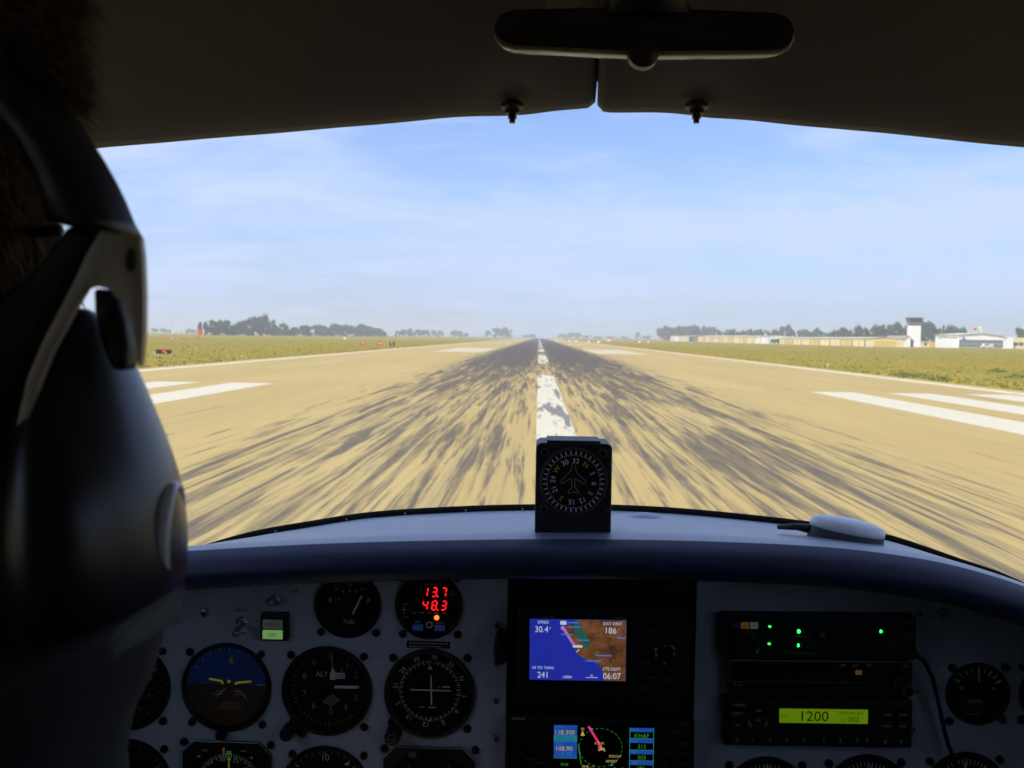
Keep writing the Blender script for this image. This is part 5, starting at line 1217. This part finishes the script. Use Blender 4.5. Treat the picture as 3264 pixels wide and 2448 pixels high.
p.build('aircraft_outline', mat('compass_outline', (.33, .33, .28), .7, var=.1, scale=500), o)
fr.like().disc(*dc, R_*.93, .0016, 64).build('glass', glass('compass_glass', .035), o)
for x, y in ((620, 290), (1475, 290), (1475, 1130), (620, 1130)): s1 = fr.like()._loop([(9, -.001), (12.5, -.001), (12.5, .0008), (9, .0012)], 20, qc(x, y)).build('screw', mat('compass_screw', (.05, .05, .055), .35, var=.1), o, smooth='auto'); fr.like().disc(*qc(x, y), 9, .0004, 16).build('screw_hole', m_dial, s1)
fr.like().lathe([(5, -.001), (5, .0004), (3, .0006)], 14, c=qc(990, 1340)).build('adjuster', m_bscrew, o); fr.like().lathe([(5, -.001), (5, .0004), (3, .0006)], 14, c=qc(1170, 1340)).build('adjuster', m_bscrew, o)
# ---- antenna puck and vent cap on the glareshield
def on_hood(x, f):
    u = (x-XA)/(XB-XA); return hood(u, (len(PROF)-1 + 10*f)/(len(PROF)-1+10))
P0 = at_y(2697, 1716, .90); xh = P0.x
best = min((abs((lambda q: ((q-EYE).dot(CAMY)/depth(q)*-F + H0/2))(on_hood(xh, f/40))-1712), f) for f in range(8, 36))
m_puck = mat('puck_white', (.78, .80, .84), .35, var=.06, scale=80); m_puckd = mat('puck_grey', (.06, .065, .085), .5, var=.1, scale=80)
PK = at_y(2697, 1704, .785); kpx = depth(PK)/F; tl = -.17
PX = Vector((math.cos(tl), 0, math.sin(tl))); PZ = Vector((-math.sin(tl), 0, math.cos(tl)))
o = thing('antenna_puck', 'white oval antenna puck lying on the right of the glareshield', 'antenna', PK - Vector((0, 0, .004)))
rr = 120*kpx
MB(PK, PX, Vector((0, 1, 0)), PZ).lathe([(rr*.9, -.012), (rr, -.006), (rr, .003)], 40, ry=.62).build('base', m_puckd, o, smooth='auto')
MB(PK, PX, Vector((0, 1, 0)), PZ).lathe([(rr*.985, .003), (rr*.99, .0065), (rr*.93, .0100), (rr*.72, .0122), (rr*.35, .0134), (rr*.05, .0136)], 40, ry=.62).build('dome', m_puck, o, smooth=True)
MB().tube([PK+PX*-rr*.9+Vector((0, .0, -.001)), PK+PX*-rr*1.3+Vector((0, .002, -.0015)), PK+PX*-rr*1.75+Vector((0, .01, -.006))], [.004, .003, .002], 10).build('cable', m_cable, o, smooth=True)
PV = at_y(2057, 1641, .865); kv = depth(PV)/F
o = thing('vent_cap', 'low pale round vent cap on the glareshield beside the compass', 'vent', PV - Vector((0, 0, .012)))
MB(PV).lathe([(72*kv, -.014), (66*kv, -.005), (50*kv, -.001), (25*kv, .0010), (3*kv, .0014)], 36).build('dome', m_vinyl, o, smooth=True); MB(PV).lathe([(80*kv, -.018), (80*kv, -.013)], 36).build('base', m_vinyl, o)

# ================================================================== PILOT AND HEADSET
YE = .32
def e3(dx, dy, Y=YE): return dat(dx, dy, Y)
def vox(o, size, sm=4):
    md = o.modifiers.new('remesh', 'REMESH'); md.mode = 'VOXEL'; md.voxel_size = size; md.use_smooth_shade = True
    s2 = o.modifiers.new('smooth', 'SMOOTH'); s2.factor = .5; s2.iterations = sm
    return o
m_skin = mat('skin', (.30, .17, .115), .5, var=.12, scale=60, bump=.1, bscale=900)
m_jacket = mat('dark_jacket', (.006, .006, .0065), .85, var=.25, scale=120, bump=.3, bscale=700)
m_collar = mat('grey_collar', (.13, .14, .14), .9, var=.2, scale=150, bump=.3, bscale=900)
m_trouser = mat('dark_trousers', (.02, .022, .03), .9, var=.2, scale=100)
m_hairm = mat('brown_hair', (.10, .062, .033), .5, var=.35, scale=90, spec=.5)
kE = depth(e3(0, 800))/F*D                                 # metres per measuring pixel at the headset
HC = e3(-400, 620, .335)                                   # head centre
ra, rb_, rc = 478*kE, .098, 720*kE
per = thing('person', 'pilot in dark jacket and headset seen from behind at the left', 'person', (HC.x, .16, H-1.05))
mb = MB(); mb.ball(HC, (ra, rb_, rc*.86), 24, 16); mb.ball(HC+Vector((0, .02, -.055)), (ra*.78, .075, .07), 20, 12)
mb.ball(HC+Vector((0, .098, -.015)), (.013, .018, .026), 12, 8); mb.ball(HC+Vector((0, .088, -.075)), (.03, .022, .016), 12, 8); mb.ball(HC+Vector((0, .088, -.048)), (.024, .014, .008), 12, 8)
for s_ in (-1, 1): mb.ball(HC+Vector((s_*(ra-.003), .005, -.045)), (.010, .020, .032), 12, 8); mb.ball(HC+Vector((s_*.032, .086, .022)), (.022, .014, .008), 12, 8)
NB = HC + Vector((0, -.015, -.15))
mb.tube([HC+Vector((0, -.02, -.06)), NB, NB+Vector((0, -.02, -.08))], [.058, .057, .075], 16)
hip = Vector((HC.x, .14, H-.66)); sh = NB + Vector((0, -.03, -.10))
mb.tube([sh, hip], [.10, .11], 16)
hands = []
for s_ in (-1, 1):
    S_ = sh + Vector((s_*.17, 0, -.03)); E_ = S_ + Vector((s_*.03, .10, -.27)); Wp = E_ + Vector((-s_*.06, .23, .02))
    mb.tube([S_, E_, Wp, Wp+Vector((-s_*.005, .03, .0))], [.045, .037, .026, .024], 12)
    hc = Wp + Vector((-s_*.01, .075, -.006)); mb.ball(hc, (.040, .048, .016), 14, 10)
    for f_, (fx, L) in enumerate(((-.030, .062), (-.010, .074), (.011, .070), (.030, .055))):
        A = hc + Vector((fx, .040, .002)); mb.tube([A, A+Vector((0, L*.45, .004)), A+Vector((0, L*.8, -.010)), A+Vector((0, L*.95, -.026))], [.0098, .0092, .0085, .007], 8)
    A = hc + Vector((-s_*.036, -.004, 0)); mb.tube([A, A+Vector((-s_*.022, .024, -.004)), A+Vector((-s_*.028, .050, -.012))], [.012, .0105, .008], 8)
body = mb.build('body', m_skin, per); vox(body, .0055, 3)
for s_ in (-1, 1): MB().ball(HC+Vector((s_*.032, .088, .006)), (.011, .009, .010), 12, 8).build('eye', mat('eye_white', (.6, .58, .55), .2, var=0), per, smooth=True)
# jacket with a thick upright collar
mb = MB()
mb.tube([hip+Vector((0, 0, -.04)), hip+Vector((0, 0, .1)), Vector((HC.x, .15, H-.38)), sh+Vector((0, .01, -.06)), sh+Vector((0, .01, .0)), NB+Vector((0, -.02, -.05))], [.155, .15, .165, .16, .12, .08], 24, flat=1.0)
for s_ in (-1, 1):
    S_ = sh + Vector((s_*.165, 0, -.035)); E_ = S_ + Vector((s_*.035, .10, -.265)); Wp = E_ + Vector((-s_*.06, .21, .02))
    mb.tube([sh+Vector((s_*.05, 0, .02)), S_, E_, Wp], [.07, .066, .054, .040], 14)
jk = mb.build('jacket', m_jacket, per); vox(jk, .008, 4)
# collar silhouette measured from the picture
cm = MB(); cx0 = HC.x; YK = .330
crow = [(1300, 385), (1340, 378), (1420, 362), (1480, 345), (1560, 305), (1660, 288), (1800, 300), (2000, 420)]
rows = []
for dy, dx in crow:
    P = e3(dx, dy, YK); r = P.x-cx0
    rows.append([cm.v((cx0+r*math.cos(2*math.pi*k/40), YK-.02+r*.72*math.sin(2*math.pi*k/40)+.004*math.sin(k*1.3), P.z+.006*math.cos(2*math.pi*k/40*3))) for k in range(40)])
ri = [cm.v((cx0+.075*math.cos(2*math.pi*k/40), YK-.02+.06*math.sin(2*math.pi*k/40), e3(0, 1330, YK).z)) for k in range(40)]
for a, b2 in zip([ri]+rows, rows):
    for k in range(40): cm.f(a[k], a[(k+1) % 40], b2[(k+1) % 40], b2[k])
cm.build('collar', m_jacket, per, smooth=True)
lc_ = MB(); A, B = e3(402, 1300, YK-.052), e3(262, 1402, YK-.062)
lc_.grid(lambda u, v: A.lerp(B, v) + Vector(((u-.5)*.0 - .004*math.sin(math.pi*v), -.012*math.sin(math.pi*v)-.004*math.sin(math.pi*u), (u-.5)*(.011-.006*v))), 6, 14)
lc_.build('shirt_collar', m_collar, per, smooth=True)
mb = MB()
for s_ in (-1, 1):
    Hp = hip + Vector((s_*.085, .02, -.06)); K = Vector((HC.x+s_*.12, .62, H-.60)); A = Vector((HC.x+s_*.10, .80, H-.95))
    mb.tube([Hp, Hp.lerp(K, .5), K, K.lerp(A, .5), A], [.085, .075, .060, .052, .042], 16)
mb.ball(hip+Vector((0, 0, -.06)), (.17, .13, .11), 20, 12); tr_ = mb.build('trousers', m_trouser, per); vox(tr_, .009, 3)
for s_ in (-1, 1):
    A = Vector((HC.x+s_*.10, .83, H-1.0)); MB().ball(A, (.045, .12, .045), 16, 10).build('shoe', m_blk, per, smooth=True)
# hair: cap and strands
hmb = MB(); R0 = Vector((ra, rb_, rc))
def scalp(a, b2, k=1.0):
    q = Vector((R0.x*math.sin(a)*math.cos(b2), R0.y*math.sin(a)*math.sin(b2), R0.z*math.cos(a)*.90)); return HC + q*k
def capf(u, v):
    a = .02+2.25*v; b2 = 2*math.pi*u
    if math.sin(b2) > .70: a *= .62
    p_ = scalp(a, b2, 1.015+.035*noise.noise(Vector((u*14, v*7, 0)))); return p_
m_hairb = mat('hair_roots', (.022, .014, .009), .95, var=.4, scale=120, bump=.6, bscale=400, spec=.05)
hmb.grid(capf, 48, 24); hair = hmb.build('hair', m_hairb, per, smooth=True)
sm = MB(); r = random.Random(5)
for k in range(8500):
    a = math.acos(1-r.random()*.72); b2 = r.uniform(0, 2*math.pi) if k % 2 else r.uniform(-1.5, .6)
    if math.sin(b2) > .4 and a > .9: continue
    p0 = scalp(a, b2, 1.0); nrm = (p0-HC); nrm = Vector((nrm.x/R0.x**2, nrm.y/R0.y**2, nrm.z/R0.z**2)).normalized()
    L = r.uniform(.026, .050)*(1-.75*max(0, min(1, (a-.55)/.5)))
    cl_ = Vector((noise.noise(p0*30), noise.noise(p0*30+Vector((9, 0, 0))), noise.noise(p0*30+Vector((0, 7, 0)))))
    flow = Vector((.55, -.35, -.25)); flow = (flow - nrm*flow.dot(nrm))
    d = (nrm*.42 + flow*.9 + cl_*.9 + Vector((r.gauss(0, .16), r.gauss(0, .16), r.gauss(0, .16)))).normalized()
    p1 = p0+d*L*.36; d2 = (d*.8 + flow*.35 + Vector((0, 0, -.35)) + cl_*.4).normalized(); p2 = p1+d2*L*.34; p3 = p2+(d2+Vector((r.gauss(0, .2), r.gauss(0, .2), -.4))).normalized()*L*.3
    sm.tube([p0, p1, p2, p3], [.00034, .00032, .00026, .00008], 3)
for k in range(4200):                                          # combed close at the side and back
    a = r.uniform(.95, 2.15); b2 = r.uniform(-2.6, .75)
    p0 = scalp(a, b2, 1.02); nrm = (p0-HC).normalized(); L = r.uniform(.015, .034)
    cl_ = Vector((noise.noise(p0*45), noise.noise(p0*45+Vector((9, 0, 0))), 0))
    d = (Vector((0, -.25, -1)) + cl_*.55 + nrm*.16 + Vector((r.gauss(0, .12), r.gauss(0, .12), 0))).normalized()
    p1 = p0+d*L*.5; p2 = p1+(d-nrm*.12+cl_*.2).normalized()*L*.5
    sm.tube([p0, p1, p2], [.00034, .0003, .00008], 3)
for k in range(2200):                                          # tuft falling out over the headband
    p0 = e3(r.uniform(-40, 135), r.uniform(-30, 250), r.uniform(.295, .335)); an = r.gauss(.05, .5); L = r.uniform(.010, .019)
    cl_ = noise.noise(p0*60)
    d = Vector((math.cos(an+cl_), r.gauss(-.1, .3), math.sin(an+cl_)*.8)).normalized(); p1 = p0+d*L*.4; d2 = (d+Vector((r.gauss(0, .15), 0, -.55))).normalized(); p2 = p1+d2*L*.35; p3 = p2+(d2+Vector((r.gauss(0, .25), 0, -.5))).normalized()*L*.25
    sm.tube([p0, p1, p2, p3], [.00034, .0003, .00022, .00006], 3)
tag(sm.build('hair_strands', m_hairm, per, smooth=True), kind='stuff')

# ---- headset
m_hs = mat('headset_black', (.007, .007, .008), .45, var=.15, scale=200, spec=.3)
m_cup = mat('earcup_shell', (.007, .007, .011), .30, var=.2, scale=150, spec=.4)
m_yoke = mat('yoke_metal', (.34, .30, .23), .42, metal=.35, var=.08, scale=120, spec=.5)
m_leather = mat('ear_cushion', (.012, .012, .013), .55, var=.2, scale=160, bump=.2, bscale=600)
hs = thing('headset', 'black aviation headset with beige yoke and glossy ear cup on the pilot', 'headset', e3(200, 1390))
cc = e3(198, 1032); Rm = Matrix.Rotation(math.radians(12.5), 3, 'Y')
cup = MB()
EDGE = [(664, 150, 182), (676, 138, 200), (700, 120, 226), (740, 102, 256), (800, 84, 288), (870, 66, 318), (950, 50, 352), (1040, 42, 386), (1120, 40, 400), (1190, 42, 405), (1250, 48, 402), (1300, 60, 390), (1345, 90, 366), (1380, 140, 330), (1400, 200, 270)]
cr_ = []
for dy, xl_, xr_ in EDGE:
    A, B = e3(xl_, dy), e3(xr_-25*min(1, (xr_-xl_)/364), dy); c_ = (A+B)/2; hw_ = (B.x-A.x)/2; hd_ = .046*(hw_/(182*kE))**.75
    cr_.append([cup.v(c_ + Vector((hw_*math.cos(2*math.pi*k/40), hd_*math.sin(2*math.pi*k/40), 0))) for k in range(40)])
for a, b2 in zip(cr_, cr_[1:]):
    for k in range(40): cup.f(a[k], a[(k+1) % 40], b2[(k+1) % 40], b2[k])
cup.f(*cr_[0]); cup.f(*reversed(cr_[-1]))
ec = cup.build('ear_cup', m_cup, hs, smooth=True); ss = ec.modifiers.new('subdivision', 'SUBSURF'); ss.levels = ss.render_levels = 1
# round socket on the cup side
sc_ = e3(378, 1142, YE+.0055); ax_ = Vector((.965, .20, -.06)).normalized(); ux = Vector((0, 0, 1)); ux = (ux-ax_*ux.dot(ax_)).normalized(); uy = ax_.cross(ux)
rs_ = 104*kE; base_ = sc_ - ax_*.0022
MB(base_, ux, uy, ax_)._loop([(rs_*1.02, -.006), (rs_*1.0, .0015), (rs_*.93, .0032), (rs_*.84, .0022), (rs_*.80, -.004)], 36).build('socket_rim', mat('socket_rim', (.50, .52, .58), .3, var=.08, scale=100, spec=.6), ec, smooth=True)
MB(base_, ux, uy, ax_).lathe([(rs_*.85, .0), (rs_*.6, -.0014), (rs_*.2, -.002)], 30).build('socket', m_blk, ec, smooth=True)
MB(base_, ux, uy, ax_).box((-rs_*.45, 0, .0005), (rs_*.42, rs_*.22, .003)).build('socket_slot', m_blk, ec, bevel=.0006)
# ear cushion between cup and head
cu = MB(); cq = e3(10, 1040)
cu._loop([], 4) if 0 else None
CX_ = Vector((0, 0, 1)); 
MB(cq, Vector((.1, 0, 1)).normalized(), Vector((0, 1, 0)), Vector((1, 0, -.1)).normalized())._loop([(.052*math.cos(a)*.0+.040+.014*math.cos(a), .016*math.sin(a)) for a in (2*math.pi*k/12 for k in range(12))], 32, (0, 0), .80).build('ear_cushion', m_leather, hs, smooth=True)
# yoke plate
def ypts(l, Y=YE): return [(e3(a, b2, Y).x, e3(a, b2, Y).z) for a, b2 in l]
def plate_xz(pts, y0, y1, nm, m, bev, par=hs):
    b_ = MB((0, 0, 0), (1, 0, 0), (0, 0, 1), (0, -1, 0)); b_.prism(ypts(pts, y0+.002), -y1, -y0); return b_.build(nm, m, par, bevel=bev, bseg=3, smooth='auto')
yk = [(222, 500), (262, 500), (308, 516), (313, 560), (316, 640), (315, 720), (309, 792), (304, 792), (299, 745), (287, 690), (266, 650), (240, 626), (212, 618), (190, 624), (172, 650), (146, 704), (112, 768), (80, 850), (58, 960), (42, 1080), (34, 1220),
      (14, 1220), (24, 1060), (40, 930), (66, 815), (100, 735), (136, 668), (166, 610), (190, 556)]
yo = plate_xz(yk, YE-.034, YE-.0305, 'yoke', m_yoke, .0012)
b_ = MB((0, 0, 0), (1, 0, 0), (0, 0, 1), (0, -1, 0)); b_.prism(ypts([(276, 543), (284, 535), (290, 545), (291, 565), (288, 585), (280, 588), (273, 578), (272, 560)], YE-.034), -(YE-.0330), -(YE-.0345)); b_.build('yoke_slot', m_blk, yo)
plate_xz([(206, 622), (232, 626), (256, 650), (272, 694), (282, 750), (276, 800), (246, 800), (222, 740), (208, 672)], YE-.022, YE-.012, 'inner_shell', m_hs, .002)
plate_xz([(148, 486), (224, 498), (190, 560), (160, 615), (128, 668), (92, 735), (60, 810), (0, 900), (-60, 900), (-60, 690), (0, 645), (58, 600), (108, 548)], YE-.028, YE-.012, 'slider_bracket', m_hs, .003)
# headband
outer_ = [(308, 517), (292, 482), (272, 434), (250, 390), (226, 348), (204, 312), (180, 272), (146, 236), (96, 200), (20, 160), (-90, 112), (-240, 70), (-400, 55), (-560, 72), (-720, 130), (-860, 240), (-960, 390), (-1020, 560), (-1040, 760)]
inner_ = [(224, 503), (160, 492), (148, 440), (126, 382), (100, 332), (66, 290), (24, 256), (-26, 228), (-80, 200), (-150, 176), (-240, 158), (-320, 150), (-400, 148), (-540, 170), (-680, 220), (-800, 320), (-890, 440), (-950, 580), (-960, 760)]
hb_ = MB()
hr_ = []
for (a0, a1), (c0_, c1_) in zip(outer_, inner_):
    A, B = e3(a0, a1, YE-.018), e3(c0_, c1_, YE-.018); row_ = []
    for q_ in range(20):
        th_ = 2*math.pi*q_/20; cs, sn = math.cos(th_), math.sin(th_)
        m_ = (1+math.copysign(abs(cs)**.7, cs))/2; P = B.lerp(A, m_); row_.append(hb_.v(P + Vector((0, .016*math.copysign(abs(sn)**.6, sn)-.008, 0))))
    hr_.append(row_)
for a, b2 in zip(hr_, hr_[1:]):
    for k in range(20): hb_.f(a[k], a[(k+1) % 20], b2[(k+1) % 20], b2[k])
hb_.f(*hr_[0]); hb_.f(*reversed(hr_[-1])); hb_.build('headband', m_hs, hs, smooth=True)
lc2 = e3(-1010, 1032); MB().ball(lc2, (.03, .044, .055), 24, 16).build('ear_cup', m_cup, hs, smooth=True)
MB(lc2+Vector((.03, 0, 0)), Vector((0, 0, 1)), Vector((0, 1, 0)), Vector((1, 0, 0)))._loop([(.040+.014*math.cos(a), .016*math.sin(a)) for a in (2*math.pi*k/12 for k in range(12))], 32, (0, 0), .80).build('ear_cushion', m_leather, hs, smooth=True)
MB().tube([e3(-1010, 1250), e3(-960, 1400, .38), e3(-700, 1420, .44), e3(-480, 1330, .455)], .003, 8).build('microphone_boom', m_hs, hs, smooth=True)
# ---- spectacles: the temple arm crosses the bright gap beside the hair
gsx = thing('spectacles', 'dark thin spectacles whose arm passes under the headset band', 'spectacles', e3(60, 520))
MB().tube([e3(128, 496, .325), e3(98, 500, .33), e3(40, 506, .35), e3(-20, 512, .38), e3(-70, 515, .42), e3(-110, 520, .437)], .0019, 8).build('temple_arm', m_hs, gsx, smooth=True)
MB().tube([e3(-860, 520, .33), e3(-800, 515, .42), e3(-740, 520, .437)], .0017, 8).build('temple_arm', m_hs, gsx, smooth=True)
MB().tube([e3(-110, 520, .437), e3(-260, 505, .445), e3(-425, 520, .448), e3(-590, 505, .445), e3(-740, 520, .437)], .0016, 8).build('frame', m_hs, gsx, smooth=True)
for dx in (-255, -595): MB(e3(dx, 590, .444), (1, 0, 0), (0, 0, 1), (0, -1, 0)).lathe([(.024, -.0008), (.024, .0008)], 24, ry=.75).build('lens', glass('lens_glass', .06), gsx)
# ---- seat under the pilot
st_ = thing('pilot_seat', 'dark padded seat under and behind the pilot', 'seat', (HC.x, .12, H-1.05))
MB().bounds(HC.x-.22, HC.x+.22, -.04, .46, H-.86, H-.76).build('cushion', m_jacket, st_, bevel=.03); MB().bounds(HC.x-.21, HC.x+.21, -.13, -.04, H-.80, H-.26).build('backrest', m_jacket, st_, bevel=.03)
MB().bounds(HC.x-.18, HC.x+.18, 0, .4, H-1.05, H-.86).build('base', m_blk, st_)
